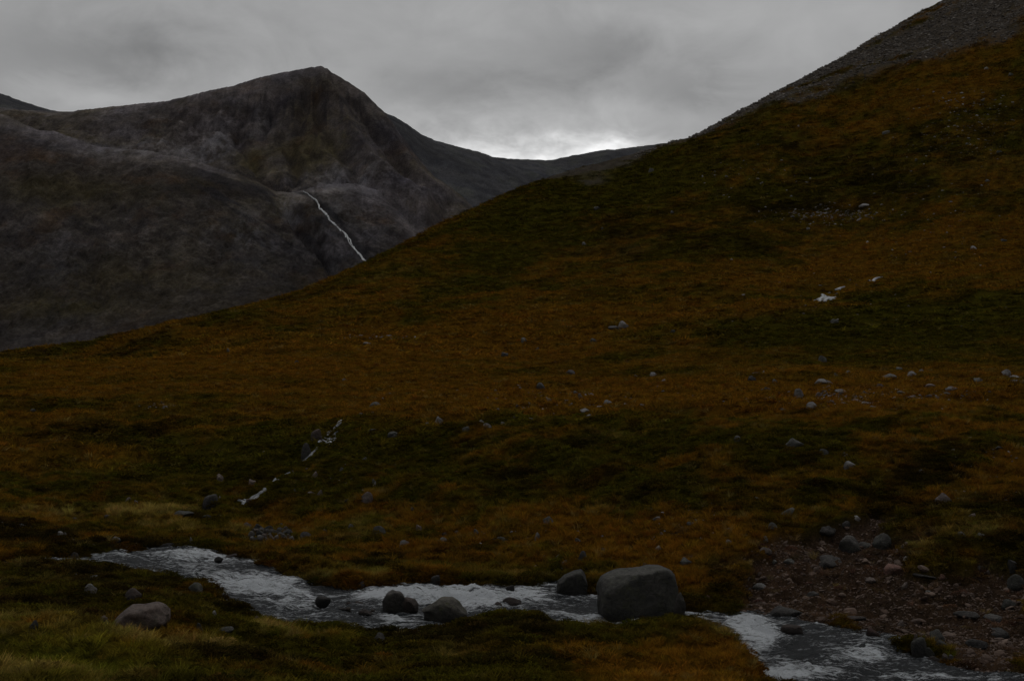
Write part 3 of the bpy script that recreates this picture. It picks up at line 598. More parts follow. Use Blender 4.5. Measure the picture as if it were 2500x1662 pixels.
def mcolor(X, Y, Z, px, py, slope):
    a = fbm(X / 60 + Z / 90, Y / 120, 1, 5, .65); b = fbm(X / 140, Y / 200, 5, 5, .6); c = fbm(X / 11 + Y / 60, Z / 17, 9, 4, .8)
    low = sst(190, 300, py)
    wv = np.clip(.38 + 1.1 * b + .25 * low - .5 * sst(.8, 1.5, slope), 0, 1)[..., None]
    wh = np.clip(.05 + .9 * a + .55 * low + .6 * sst(.75, 1.25, slope), 0, 1)[..., None]
    wl_ = np.clip(.95 * sst(.60, .28, slope) + .7 * c + .15 * fbm(X / 200, Y / 200, 18, 3) - .1 * low, 0, 1)[..., None]
    col = C_MG * (1 - wl_) + C_ML * wl_
    col = col * (1 - wv * .75) + C_MV * wv * .75
    col = col * (1 - wh * .7) + C_MH * wh * .7
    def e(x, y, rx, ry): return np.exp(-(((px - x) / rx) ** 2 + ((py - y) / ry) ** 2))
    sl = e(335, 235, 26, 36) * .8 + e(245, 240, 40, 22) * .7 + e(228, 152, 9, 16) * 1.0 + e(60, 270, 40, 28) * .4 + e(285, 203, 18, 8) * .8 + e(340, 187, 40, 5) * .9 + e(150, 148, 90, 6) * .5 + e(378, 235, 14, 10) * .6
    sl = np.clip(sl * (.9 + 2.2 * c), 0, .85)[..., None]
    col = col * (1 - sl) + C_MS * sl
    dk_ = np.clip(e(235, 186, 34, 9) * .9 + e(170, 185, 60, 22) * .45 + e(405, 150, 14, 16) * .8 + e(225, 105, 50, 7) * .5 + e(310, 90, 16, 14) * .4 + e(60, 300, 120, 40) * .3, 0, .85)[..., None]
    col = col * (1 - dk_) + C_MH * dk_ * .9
    gr = np.clip(e(250, 160, 14, 14) * .8 + e(300, 150, 40, 20) * .5 + e(60, 190, 80, 14) * .5 + e(60, 315, 60, 14) * .7 + e(470, 200, 20, 18) * .6 + e(150, 280, 100, 30) * .35, 0, .8)[..., None]
    col = col * (1 - gr) + np.array((.115, .092, .026)) * gr
    if Y.min() < 900:      # the shoulder: toned paler along its crest, darker below, with a dark cliff band
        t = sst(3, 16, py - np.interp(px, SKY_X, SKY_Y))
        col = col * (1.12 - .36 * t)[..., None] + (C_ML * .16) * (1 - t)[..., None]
        tt = py - np.interp(px, SKY_X, SKY_Y); cl = (sst(170, 210, px) * sst(285, 268, px) * sst(2, 5, tt) * sst(20, 9, tt + 4 * c) * .85)[..., None]; col = col * (1 - cl) + np.array((.034, .031, .033)) * cl
    else: col = col * 1.12
    ru = np.clip(e(25, 152, 26, 8) * .8 + e(250, 142, 40, 6) * .5 + e(240, 128, 14, 5) * .4 + e(100, 215, 40, 20) * .3 + e(375, 205, 30, 12) * .4 + e(345, 110, 8, 30) * .35 + 1.2 * fbm(X / 45, Z / 30, 7, 4, .7) - .25, 0, .7)[..., None]
    col = col * (1 - ru) + np.array((.115, .072, .040)) * ru
    pu = np.clip(.9 * fbm(X / 80, Z / 50, 27, 4, .65) + .15, 0, .8)[..., None]; col = col * (1 - pu) + col.mean(-1, keepdims=True) * np.array((1.03, .95, 1.06)) * pu
    sc2 = np.clip((e(218, 140, 10, 14) + e(205, 158, 22, 5) + e(190, 150, 30, 6) * .8 + e(330, 178, 30, 5) * .6 + e(262, 118, 8, 10) * .5) * (.8 + 1.5 * c), 0, .8)[..., None] * (Y.min() > 900)
    col = col * (1 - sc2) + np.array((.215, .205, .205)) * sc2
    # joints of the tilted slabs, and the straight chutes under the summit
    ca, sa = math.cos(-.55), math.sin(-.55); sx = X * ca + Z * sa; sz = -X * sa + Z * ca
    jt = sst(.62, .82, ridged(sx / 75, sz / 11, 41, 4, .6)) * np.clip(e(320, 235, 90, 45) + e(240, 195, 60, 25) * .8 + e(80, 250, 110, 50) * .5 + .15, 0, 1)
    ch = sst(.60, .80, ridged(X / 9 + Z / 60, Z / 120, 63, 3, .6)) * np.clip(e(280, 105, 70, 30) + e(350, 120, 30, 40) * .7 + e(60, 290, 90, 40) * .4, 0, 1)
    jc = np.clip(jt * .75 + ch * .6, 0, .8)[..., None]; col = col * (1 - jc) + np.array((.036, .034, .037)) * jc
    # wet black rock beside the waterfall
    fx = np.interp(py, [190, 200, 210, 230, 246, 265], [302, 316, 323, 341, 352, 367]); wetr = np.exp(-((px - fx - 4) / 5) ** 2) * (py > 190) * (py < 275) * .75
    col = col * (1 - wetr[..., None]) + np.array((.03, .03, .033)) * wetr[..., None]
    col = col * np.array((.86, .865, .93))
    return np.clip(col * (.80 + .5 * (c[..., None] + .5)), .01, .4)
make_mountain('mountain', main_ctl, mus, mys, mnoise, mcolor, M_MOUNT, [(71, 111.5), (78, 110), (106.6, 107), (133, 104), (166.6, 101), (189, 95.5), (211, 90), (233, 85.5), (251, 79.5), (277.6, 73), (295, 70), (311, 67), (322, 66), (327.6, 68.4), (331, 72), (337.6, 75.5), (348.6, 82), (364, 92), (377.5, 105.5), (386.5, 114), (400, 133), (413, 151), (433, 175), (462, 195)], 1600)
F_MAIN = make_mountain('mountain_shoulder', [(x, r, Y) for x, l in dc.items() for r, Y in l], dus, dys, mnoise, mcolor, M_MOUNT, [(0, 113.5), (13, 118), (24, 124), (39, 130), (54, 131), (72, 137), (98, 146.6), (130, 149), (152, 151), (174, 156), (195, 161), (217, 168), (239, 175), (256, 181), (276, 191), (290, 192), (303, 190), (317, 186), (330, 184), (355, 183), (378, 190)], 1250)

rc = {
 300: [(125, 2500), (180, 2200), (300, 1700), (160, 3000)],
 360: [(108, 2450), (150, 2250), (250, 1800), (330, 1300), (140, 3000)],
 391: [(115, 2400), (150, 2250), (200, 2000), (300, 1500), (138, 3000)],
 411: [(126.5, 2420), (160, 2250), (210, 2000), (300, 1500), (148, 3000)],
 433: [(139.5, 2450), (165, 2300), (200, 2080), (300, 1550), (160, 3000)],
 477: [(151, 2500), (170, 2380), (195, 2180), (260, 1800), (170, 3100)],
 512: [(158.5, 2600), (172, 2480), (195, 2250), (260, 1850), (172, 3200)],
 550: [(160, 2700), (172, 2580), (190, 2380), (250, 1950), (172, 3300)],
 608: [(149.5, 2800), (165, 2650), (185, 2450), (240, 2000), (165, 3400)],
 665: [(143, 2900), (160, 2750), (200, 2400), (240, 2050), (158, 3400)],
 800: [(135, 3000), (200, 2500), (260, 2050), (150, 3500)],
}
def rnoise(X, Y, Z, px, py):
    k = sst(-2, 25, py - np.interp(px, [391, 433, 512, 550, 608, 665], [115, 139.5, 158.5, 160, 149.5, 143]))
    return ((ridged(X / 90, Y / 200, 24, 5, .55) - .5) * 30 + fbm(X / 200, Y / 200, 6, 4) * 12) * (.08 + .92 * k) + fbm(X / 25, Y / 40, 14, 3) * 2
def rcolor(X, Y, Z, px, py, slope):
    a = fbm(X / 120, Y / 160, 1, 5, .65)[..., None]; b = fbm(X / 50, Y / 120, 5, 4, .7)[..., None]
    return np.clip(np.array((.066, .067, .074)) * (1 + .45 * a + .3 * b) + np.array((.0, .002, -.010)) * sst(0, .5, b), .01, .4)
rus = np.linspace(-.2, .3, 320); rys = np.concatenate([np.linspace(1300, 2000, 50)[:-1], np.linspace(2000, 2950, 170)[:-1], np.linspace(2950, 3600, 20)])
make_mountain('mountain_ridge', [(x, r, Y) for x, l in rc.items() for r, Y in l], rus, rys, rnoise, rcolor, M_MOUNT, [(375, 108), (391, 115), (400, 119), (411, 126.6), (420, 133), (433, 139.5), (455, 145.5), (477.5, 151), (493, 156.6), (512, 158.6), (525, 159), (538, 159.6), (550, 160), (567.5, 156), (590, 152), (607.6, 149), (612, 149.6), (630, 147), (645, 145.5), (665, 143)], 2100)
lc = {-260: [(20, 2500), (100, 2250), (250, 1900), (60, 3200)], -100: [(62, 2450), (120, 2250), (250, 1900), (90, 3200)], 0: [(93.5, 2400), (130, 2250), (250, 1900), (115, 3200)], 22: [(101, 2400), (140, 2200), (260, 1900), (120, 3200)], 44: [(108, 2400), (145, 2200), (260, 1900), (125, 3200)],
      74: [(118, 2400), (150, 2200), (270, 1900), (135, 3200)], 150: [(150, 2400), (200, 2200), (300, 1900), (160, 3200)], 260: [(190, 2400), (300, 1900), (200, 3200)]}
make_mountain('mountain_ridge', [(x, r, Y) for x, l in lc.items() for r, Y in l], np.linspace(-.62, -.2, 160), np.linspace(1900, 3200, 120), lambda *a: rnoise(*a[:3], a[3] * 0 + 400, a[4]) * .35, rcolor, M_MOUNT, [(-60, 74), (0, 93), (22, 101), (44.4, 108), (60, 112), (74, 117)], 2200)
# valley floor that carries the ground on to the foot of the mountains and to the horizon
def build_valley():
    u = np.linspace(-1.6, 1.6, 60); y = np.geomspace(.8, 12000, 60); U, Y = np.meshgrid(u, y); X = U * Y
    Z = -14 - Y * .01 + fbm(X / 300, Y / 300, 2, 3) * 4 * sst(100, 400, Y) - sst(300, 1000, Y) * 10
    me = grid_mesh('valley_floor', np.stack([X, Y, Z], -1), np.ones((59, 59), bool), np.broadcast_to(C_MV * .9, (60, 60, 3)).copy())
    link('valley_floor', me, M_GROUND, kind='structure')
build_valley()

# ------------------------------------------------------------------ falling water: ribbons laid on the slopes
RILLS = []
def ribbon(name, field, pts, widths, mat, step=.6, lift=.3, jitter=.25, seed=1, ymin=0, strands=1, **props):
    r = random.Random(seed)
    H = [field.hit(px, py, ymin) for px, py in pts]
    if name != 'waterfall':
        for a_, b_ in zip(H[:-1], H[1:]):
            for t_ in (0, .25, .5, .75, 1):
                q_ = a_.lerp(b_, t_); RILLS.append((q_.x, q_.y, max(.35, widths[0] * .5) if q_.y < 100 else 3.0))
    pair = [(h, w) for h, w in zip(H, widths) if h is not None]
    verts, faces, foam = [], [], []
    for st in range(strands):
        fine = []
        for (a, wa), (b, wb) in zip(pair[:-1], pair[1:]):
            n = max(1, int((b - a).length / step))
            for i in range(n): t = i / n; fine.append((a.lerp(b, t), wa + (wb - wa) * t))
        fine.append(pair[-1]); base = len(verts); off = 0
        for i, (p, w) in enumerate(fine):
            off = off * .8 + r.uniform(-1, 1) * jitter * w
            if strands > 1: off += (st - (strands - 1) / 2) * .12 * w
            ww = w * r.uniform(.45, 1.15) / (1 if strands == 1 else 1.5)
            for k in range(4):
                q = p.x + off + (k / 3 - .5) * ww
                zz = float(field.at(q, p.y)); zz = max(zz, p.z - w)
                verts.append((q, p.y - lift * .5, zz + lift * (1 if 0 < k < 3 else .1))); foam.append(r.uniform(.6, 1.0) if 0 < k < 3 else r.uniform(.2, .7))
            if i:
                for k in range(3): a0 = base + (i - 1) * 4 + k; faces.append((a0, a0 + 1, a0 + 5, a0 + 4))
    me = bpy.data.meshes.new(name); me.from_pydata(verts, [], faces); me.update()
    for p_ in me.polygons: p_.use_smooth = True
    at = me.attributes.new('foam', 'FLOAT', 'POINT'); at.data.foreach_set('value', np.array(foam, np.float32))
    return link(name, me, mat, **props)
ribbon('waterfall', F_MAIN, [(303, 191.5), (309, 195), (315, 199), (319, 205), (322, 210), (328, 217), (334, 223), (340, 230), (346, 236), (350, 242), (354, 248), (359, 254), (364, 260), (367, 265)],
       [.5, .7, 1.2, 2.6, 3.0, 1.7, 2.0, 2.3, 2.6, 1.9, 2.4, 2.2, 3.0, 3.2], M_FALL, step=3.5, lift=1.0, jitter=.22, seed=4, ymin=1000, strands=2, kind='structure')
def z6(x, y): return (x * .1736, 327.7 + y * .1736)
def z8(x, y): return (655.4 + x * .1567, 266.2 + y * .1567)
S1 = [z6(1975, 535), z6(1940, 570), z6(1912, 592), z6(1905, 620), z6(1885, 655), z6(1850, 662)]
ribbon('hill_stream', ground, S1, [.2, .3, .22, .28, .45, .2], M_RILL, .12, .06, .45, 5, 38, strands=2, kind='structure')
ribbon('hill_stream', ground, [z6(1830, 690), z6(1805, 715), z6(1790, 735), z6(1735, 775)], [.15, .28, .2, .1], M_RILL, .12, .06, .45, 6, 38, strands=2, kind='structure')
ribbon('hill_stream', ground, [z6(1675, 832), z6(1650, 845), z6(1610, 860), z6(1585, 870), z6(1578, 888)], [.22, .2, .2, .2, .15], M_RILL, .12, .06, .45, 7, 38, strands=2, kind='structure')
ribbon('hill_stream', ground, [z6(1530, 925), z6(1510, 945), z6(1480, 970), z6(1440, 990), z6(1400, 1018)], [.2, .28, .24, .3, .28], M_RILL, .12, .06, .45, 8, 38, strands=2, kind='structure')
ribbon('moor_stream', ground, [z8(1065, 180), z8(1085, 198), z8(1100, 210), z8(1085, 226)], [.8, 1.5, 2.0, .6], M_RILL2, .6, .2, .35, 9, 60, strands=3, kind='structure')
ribbon('moor_stream', ground, [z8(1205, 133), z8(1170, 140), z8(1130, 152)], [.5, 1.1, .7], M_RILL2, .6, .25, .2, 10, 60, kind='structure')
ribbon('moor_stream', ground, [z8(1445, 71), z8(1400, 82), z8(1365, 92)], [.5, 1.1, .7], M_RILL2, .6, .25, .2, 11, 60, kind='structure')
# ------------------------------------------------------------------ boulders and stones
def rock_mesh(name, seed, sub=3, planes=12, cut=(.62, .95), rough=.07, box=0.0, smooth=True):
    r = np.random.default_rng(seed)
    bm = bmesh.new(); bmesh.ops.create_icosphere(bm, subdivisions=sub, radius=1.0)
    v = np.array([x.co[:] for x in bm.verts]); v /= np.linalg.norm(v, axis=1)[:, None]
    n = r.normal(size=(planes, 3)); n /= np.linalg.norm(n, axis=1)[:, None]
    if box: n = np.vstack([n, [(1, 0, 0), (-1, 0, 0), (0, 1, 0), (0, -1, 0), (0, 0, 1), (0, 0, -1)]])
    d = r.uniform(cut[0], cut[1], len(n))
    if box: d[-6:] = box * r.uniform(.9, 1.1, 6)
    dot = v @ n.T; rr = np.where(dot > .05, d / np.maximum(dot, .05), 9)
    k = 38.0; rad = (np.sum(rr ** -k, axis=1) + 1) ** (-1 / k)
    p = v * rad[:, None]
    if rough:
        q = p * 2.2 + seed * 3.1
        nn = (fbm(q[:, 0] + q[:, 2] * .6, q[:, 1] - q[:, 2] * .5, seed % 40, 4) + fbm(q[:, 2], q[:, 0] + q[:, 1], (seed + 9) % 40, 3)) * .5
        p = p * (1 + rough * nn * 2)[:, None]
    p -= (p.max(0) + p.min(0)) / 2; p /= (p.max(0) - p.min(0)) / 2
    for x, c in zip(bm.verts, p): x.co = c
    me = bpy.data.meshes.new(name); bm.to_mesh(me); bm.free()
    if smooth:
        for f in me.polygons: f.use_smooth = True
    return me
def z1(x, y): return (x * .1736, 491.5 + y * .1736)
def z2(x, y): return (327.7 + x * .1736, 491.5 + y * .1736)
def z3(x, y): return (614.4 + x * .1736, 450.6 + y * .1736)
def z7(x, y): return (368.6 + x * .1389, 307.2 + y * .1389)
def z5(x, y): return (512 + x * .222, y * .222)
REG = {1: (z1, .1736), 2: (z2, .1736), 3: (z3, .1736), 5: (z5, .222), 6: (z6, .1736), 7: (z7, .1389), 8: (z8, .1567)}
MATS = {'g': M_GRANITE, 'p': M_PALE, 'k': M_PINK, 'w': M_WET, 'd': M_DARK, 'm': M_MOSS, 'r': M_RED}
def variants(m, n, sub, base, name='stone', **kw):
    out = []
    for i in range(n):
        me = rock_mesh(name, base + i, sub, **kw); me.materials.append(MATS[m]); out.append(me)
    return out
MESH = {}
for k in MATS:
    MESH[k, 'r'] = variants(k, 5, 3, 100, planes=11, cut=(.58, .92), rough=.10)
    MESH[k, 'a'] = variants(k, 5, 3, 200, planes=7, cut=(.40, .85), rough=.10)
    MESH[k, 's'] = variants(k, 6, 2, 300, planes=7, cut=(.36, .82), rough=.08, smooth=False)
ROCKPOS = []
rr = random.Random(11)
def place(reg, cx, yb, w, h, m='g', label=None, g_=None, shape=None, group=None, cat=None, name=None, me=None, tilt=None, depth=.8, sink=.22, yaw=None, top_y=None, roll=0):
    if reg: f, sc = REG[reg]; px, py = f(cx, yb); wpx, hpx = w * sc, h * sc
    else: px, py, wpx, hpx = cx, yb, w, h
    water = name == 'river_rock' or (cat == 'boulder' and shape == 'water')
    p = None
    if water:
        X, Y = on_water(px, py); p = Vector((X, Y, WL(X)))
    else: p = ground.hit(px, py, 8)
    if p is None: return None
    W = wpx * p.y / F * 1.0; Hh = max(hpx * p.y / F, W * .25)
    if me is None:
        kind = shape if shape in ('r', 'a') else ('s' if wpx < 9 else rr.choice('ra'))
        me = rr.choice(MESH[m, kind])
    o = bpy.data.objects.new(name or ('boulder' if wpx > 14 else 'stone'), me); COL.objects.link(o)
    if g_ == 'scar': Hh *= (.55 if m == 'd' and hpx > 6 else .8); depth = 1.2 if m == 'd' else depth; W *= 1.25 if m == 'd' else 1
    if not water and sink == .22: sink = .75 if wpx < 14 else .5
    hz = Hh * (1 + sink) / 2
    o.scale = (W / 2, W / 2 * depth, hz)
    o.location = (p.x, p.y + W * depth * .32, p.z + Hh - hz)
    o.rotation_euler = (rr.uniform(-.15, .15), math.radians(roll) if roll else rr.uniform(-.18, .18), yaw if yaw is not None else rr.uniform(-.5, .5))
    if roll: o.rotation_euler[1] = math.radians(roll)
    o['category'] = cat if cat and cat != 'water' else ('boulder' if wpx > 14 else 'stone')
    o['label'] = label or 'stone'
    if group: o['group'] = group
    ROCKPOS.append((o.location.x, o.location.y, W * .55))
    return o
def hero(name, seed, prof, m, box=.76, rough=.06, planes=16, sub=5):
    me = rock_mesh(name, seed, sub, planes=planes, cut=(.78, 1.0), rough=rough, box=box)
    px_, pz_ = zip(*prof)
    for v in me.vertices:
        if v.co.z > 0: v.co.z *= float(np.interp(v.co.x, px_, pz_))
    me.materials.append(MATS[m]); return me
RIV = 'boulders standing in or beside the river'
place(2, 1786, 748, 440, 306, 'g', 'very large grey boulder, biggest in the picture, at the far edge of the river', me=hero('boulder', 5, [(-1, .30), (-.85, .62), (-.5, .80), (0, .86), (.25, .87), (.45, .98), (.7, 1.0), (.88, .92), (1, .55)], 'g', box=.69, planes=7), cat='boulder', shape='water', group=RIV, yaw=.12, roll=1, sink=.12, depth=.75)
place(2, 1412, 606, 172, 160, 'g', 'grey boulder leaning to a peak, on the far bank just left of the biggest boulder', me=hero('boulder', 8, [(-1, .1), (-.6, .5), (0, .82), (.5, 1), (.85, .8), (1, .3)], 'g'), cat='boulder', shape='water', group=RIV, yaw=.1, sink=.15)
place(2, 668, 768, 272, 152, 'm', 'broad mossy green-topped boulder splitting the white water in mid river', me=hero('boulder', 12, [(-1, .3), (-.6, .55), (-.15, .95), (.3, 1), (.6, .8), (1, .25)], 'm', box=.92), cat='boulder', shape='water', group=RIV, yaw=-.1, sink=.2)
place(2, 378, 690, 128, 118, 'w', 'dark rounded boulder, left one of the touching pair in the rapids', me=hero('boulder', 15, [(-1, .4), (-.5, .85), (.1, 1), (.7, .85), (1, .5)], 'd'), cat='boulder', shape='water', group=RIV, yaw=.3)
place(2, 456, 690, 122, 80, 'w', 'wet brown boulder, right one of the touching pair in the rapids', me=hero('boulder', 18, [(-1, .7), (-.2, 1), (.6, .8), (1, .3)], 'w'), cat='boulder', shape='water', group=RIV, yaw=-.2)
place(1, 797, 808, 312, 148, 'k', 'pinkish grey low boulder with a lumpy top in the grass of the near bank', me=hero('boulder', 21, [(-1, .35), (-.8, .6), (-.4, 1), (0, .88), (.6, .97), (.85, .8), (1, .4)], 'k', rough=.06), cat='boulder', group='boulders on the near bank', yaw=.05, sink=.15)
R = [
 # near bank
 (1, 600, 768, 46, 50, 'k', 'small pinkish stone touching the left end of the low pinkish boulder', 'near'),
 (1, 515, 578, 66, 42, 'p', 'grey tilted stone in dark heather on the near mound, above the pinkish boulder', 'near'),
 (1, 757, 622, 92, 60, 'w', 'brown rounded stone sunk in heather beside a pale grass tuft', 'near'),
 (1, 1125, 580, 84, 52, 'g', 'grey rounded stone near the bank edge, left of the white rapids', 'near'),
 (1, 430, 487, 56, 16, 'p', 'flat pale stone lying high on the near mound', 'near'),
 (1, 532, 498, 62, 12, 'p', 'thin pale slab on the near mound, right of another flat stone', 'near'),
 (1, 966, 716, 46, 20, 'k', 'small flat stone just off the right end of the pinkish boulder', 'near'),
 (1, 1230, 727, 32, 40, 'p', 'small upright pointed stone on the near bank', 'near'),
 (1, 1145, 792, 42, 36, 'g', 'small grey stone below the upright pointed one on the near bank', 'near'),
 (1, 187, 814, 52, 68, 'd', 'dark stone half buried in heather left of the pinkish boulder', 'near'),
 (1, 1475, 737, 42, 20, 'w', 'small brown stone near the edge of the near bank below the rapids', 'near'),
 (1, 1300, 802, 92, 16, 'g', 'long low grey slab showing through pale grass on the near bank', 'near'),
 (1, 2190, 868, 66, 52, 'd', 'dark stone in the notch where the near bank dips to the water', 'near'),
 # terrace stones left
 (1, 97, 153, 26, 14, 'p', None, 'terr'), (1, 125, 207, 42, 20, 'p', None, 'terr'), (1, 172, 217, 26, 15, 'p', None, 'terr'), (1, 345, 252, 42, 22, 'p', None, 'terr'), (1, 376, 264, 24, 30, 'p', None, 'terr'), (1, 350, 184, 36, 14, 'p', None, 'terr'),
 (1, 425, 161, 32, 12, 'p', None, 'terr'), (1, 10, 190, 26, 14, 'p', None, 'terr'),
 (1, 661, 283, 56, 22, 'p', 'pale flat stone alone in orange grass above the upstream bend', 'terr'), (1, 622, 150, 52, 16, 'k', None, 'terr'),
 (1, 1030, 142, 132, 24, 'g', 'long flat grey rock on the grassy terrace beyond the river', 'terr'),
 (1, 1210, 98, 92, 78, 'd', 'dark cracked boulder at the foot of the slope, left of the trickling stream', 'terr'),
 (1, 1266, 44, 24, 18, 'p', None, 'terr'), (1, 736, 62, 48, 28, 'k', None, 'terr'), (1, 781, 72, 20, 24, 'p', None, 'terr'), (1, 1190, 150, 62, 16, 'g', None, 'terr'), (1, 1262, 141, 22, 10, 'g', None, 'terr'), (1, 1336, 106, 32, 14, 'g', None, 'terr'),
 (1, 1100, 297, 26, 34, 'p', None, 'terr'), (1, 1425, 213, 46, 36, 'k', 'pinkish stone above the left end of the rubble heap', 'terr'), (1, 1621, 199, 24, 16, 'p', None, 'terr'),
 (1, 1760, 270, 62, 38, 'p', 'pale blocky stone just right of the rubble heap', 'terr'),
 (1, 2025, 212, 52, 24, 'g', None, 'terr'), (1, 2180, 248, 78, 46, 'g', 'rounded grey stone in yellow grass right of the rubble heap', 'terr'), (1, 1870, 237, 30, 20, 'g', None, 'terr'),
 (1, 2112, 60, 62, 56, 'k', 'pale pinkish upright boulder on the dark slope right of the small stream', 'terr'),
 # stones above the far bank, middle
 (2, 445, 308, 70, 26, 'p', 'pale oblong block on the far bank above the mossy boulder', 'mid'), (2, 670, 258, 36, 22, 'w', None, 'mid'), (2, 665, 290, 66, 24, 'p', 'pale flat stone lying under a smaller brown one on the far bank', 'mid'), (2, 740, 237, 26, 14, 'p', None, 'mid'),
 (2, 740, 333, 46, 14, 'p', None, 'mid'), (2, 855, 240, 42, 24, 'g', None, 'mid'), (2, 870, 270, 26, 12, 'g', None, 'mid'), (2, 1000, 290, 72, 28, 'g', 'grey wedge of stone lying in orange grass in mid bank', 'mid'), (2, 527, 228, 32, 38, 'k', None, 'mid'),
 (2, 1272, 190, 66, 42, 'g', 'pale tilted stone high in the orange grass above the peaked boulder', 'mid'), (2, 1210, 274, 36, 38, 'p', 'small pointed pale stone below the tilted one in orange grass', 'mid'), (2, 1340, 384, 52, 22, 'g', None, 'mid'),
 (2, 1468, 392, 56, 48, 'd', 'dark stone on the slope between the two river boulders', 'mid'), (2, 1370, 412, 40, 20, 'd', None, 'mid'), (2, 1440, 284, 46, 16, 'g', None, 'mid'), (2, 1895, 164, 46, 20, 'p', None, 'mid'), (2, 1865, 108, 26, 12, 'g', None, 'mid'),
 (2, 1925, 245, 24, 12, 'k', None, 'mid'), (2, 1905, 328, 34, 16, 'p', None, 'mid'), (2, 1590, 338, 26, 14, 'g', None, 'mid'), (2, 1830, 432, 36, 22, 'w', None, 'mid'), (2, 2060, 414, 62, 34, 'g', 'grey stone just above and right of the biggest boulder', 'mid'),
 (2, 2092, 188, 52, 14, 'g', None, 'mid'), (2, 486, 106, 20, 18, 'p', None, 'mid'), (2, 960, 282, 24, 14, 'd', None, 'mid'),
 # far water edge
 (2, 620, 534, 62, 50, 'd', 'dark stone in the shadowed far bank above the mossy boulder', 'edge'), (2, 920, 590, 112, 46, 'w', 'low dark brown rock at the far water edge in mid rapids', 'edge'), (2, 1052, 584, 58, 42, 'd', 'small dark rock at the far water edge, right of a low brown one', 'edge'),
 (2, 185, 556, 56, 38, 'w', 'brown stone in the far bank left of the dark boulder pair', 'edge'), (2, 112, 606, 70, 36, 'w', 'low wet rock at the far water edge left of the boulder pair', 'edge'), (2, 2028, 708, 64, 120, 'd', 'dark upright rock tucked behind the right end of the biggest boulder', 'edge'),
 (1, 420, 388, 66, 36, 'w', 'brown rock at the far water edge at the upstream bend', 'edge'), (1, 960, 322, 90, 22, 'd', None, 'edge'), (1, 1330, 395, 88, 30, 'w', 'low brown rock where the far bank meets the upper rapids', 'edge'),
 (3, 1765, 1190, 96, 104, 'g', 'largest grey boulder of the cluster at the right water edge', 'edge'), (3, 1868, 1104, 86, 66, 'g', 'grey boulder at the top of the cluster at the right water edge', 'edge'), (3, 1890, 1138, 74, 42, 'g', 'grey stone wedged under the top boulder of the right-hand cluster', 'edge'),
 (3, 1816, 1192, 62, 52, 'g', 'small grey stone at the foot of the right-hand cluster', 'edge'), (3, 1740, 1092, 36, 34, 'w', None, 'edge'), (3, 1915, 1204, 46, 36, 'k', 'pink stone right of the cluster at the water edge', 'edge'), (3, 1946, 1200, 32, 24, 'p', None, 'edge'), (3, 1850, 1216, 74, 26, 'w', None, 'edge'),
 (3, 1490, 1090, 74, 66, 'r', 'red-brown angular stone at the far edge of the pool', 'edge'), (3, 1655, 1010, 40, 34, 'k', None, 'edge'),
 # scar
 (3, 1000, 372, 112, 34, 'P', 'pale leaning slab at the top left of the bare eroded bank', 'scar'), (3, 1896, 308, 108, 76, 'k', 'pale rounded boulder in dark heather above the eroded bank', 'scar'), (3, 2063, 382, 46, 24, 'k', 'small orange-pink stone above the eroded bank', 'scar'),
 (3, 1550, 562, 108, 102, 'g', 'rounded grey-brown boulder in the middle of the eroded bank', 'scar'), (3, 1366, 572, 94, 140, 'd', 'dark upright rock with a hollow beneath it in the eroded bank', 'scar'), (3, 1450, 560, 90, 60, 'd', None, 'scar'),
 (3, 915, 452, 52, 46, 'g', 'grey stone below the leaning slab on the eroded bank', 'scar'), (3, 880, 522, 62, 36, 'g', None, 'scar'), (3, 876, 584, 66, 32, 'k', None, 'scar'), (3, 665, 533, 42, 24, 'p', None, 'scar'), (3, 1010, 643, 66, 24, 'g', None, 'scar'), (3, 930, 645, 44, 22, 'g', None, 'scar'),
 (3, 839, 795, 82, 36, 'p', 'pale flat stone at the lower left of the eroded bank', 'scar'), (3, 780, 803, 30, 18, 'p', None, 'scar'), (3, 1620, 712, 116, 70, 'r', 'dark reddish tilted slab in mid eroded bank', 'scar'), (3, 1486, 758, 84, 34, 'k', 'flat pinkish slab left of the reddish tilted one', 'scar'),
 (3, 1270, 664, 130, 96, 'd', 'dark grey outcrop breaking through the eroded bank', 'scar'), (3, 1680, 785, 42, 34, 'k', None, 'scar'), (3, 1690, 625, 44, 20, 'p', None, 'scar'), (3, 985, 978, 170, 132, 'd', 'grey wet outcrop rising from the pool below the eroded bank', 'scar'),
 (3, 2325, 800, 96, 104, 'g', 'big grey boulder at the right border of the picture on the eroded bank', 'scar'), (3, 2130, 678, 134, 60, 'd', 'dark flat outcrop at the upper right of the eroded bank', 'scar'), (3, 2310, 684, 46, 100, 'd', 'upright dark rock near the right border above the big grey boulder', 'scar'),
 (3, 2000, 494, 64, 34, 'g', None, 'scar'), (3, 2110, 494, 64, 26, 'p', None, 'scar'), (3, 540, 858, 26, 30, 'r', None, 'scar'), (3, 415, 654, 66, 34, 'g', None, 'scar'), (3, 255, 568, 38, 16, 'p', None, 'scar'), (3, 245, 398, 38, 16, 'g', None, 'scar'),
 (3, 1360, 94, 58, 34, 'g', 'grey rounded stone in dark heather above the leaning slab', 'scar'), (3, 1765, 121, 44, 12, 'p', None, 'scar'), (3, 1400, 395, 40, 24, 'p', None, 'scar'), (3, 1690, 546, 34, 26, 'k', None, 'scar'), (3, 1665, 556, 30, 22, 'k', None, 'scar'),
 (3, 1812, 822, 32, 22, 'p', None, 'scar'), (3, 2150, 712, 34, 30, 'k', None, 'scar'), (3, 1880, 735, 56, 30, 'r', None, 'scar'), (3, 1160, 830, 60, 34, 'd', None, 'scar'), (3, 1790, 730, 110, 36, 'd', None, 'scar'), (3, 1230, 470, 90, 80, 'd', 'broken dark rock face at the top of the eroded bank', 'scar'),
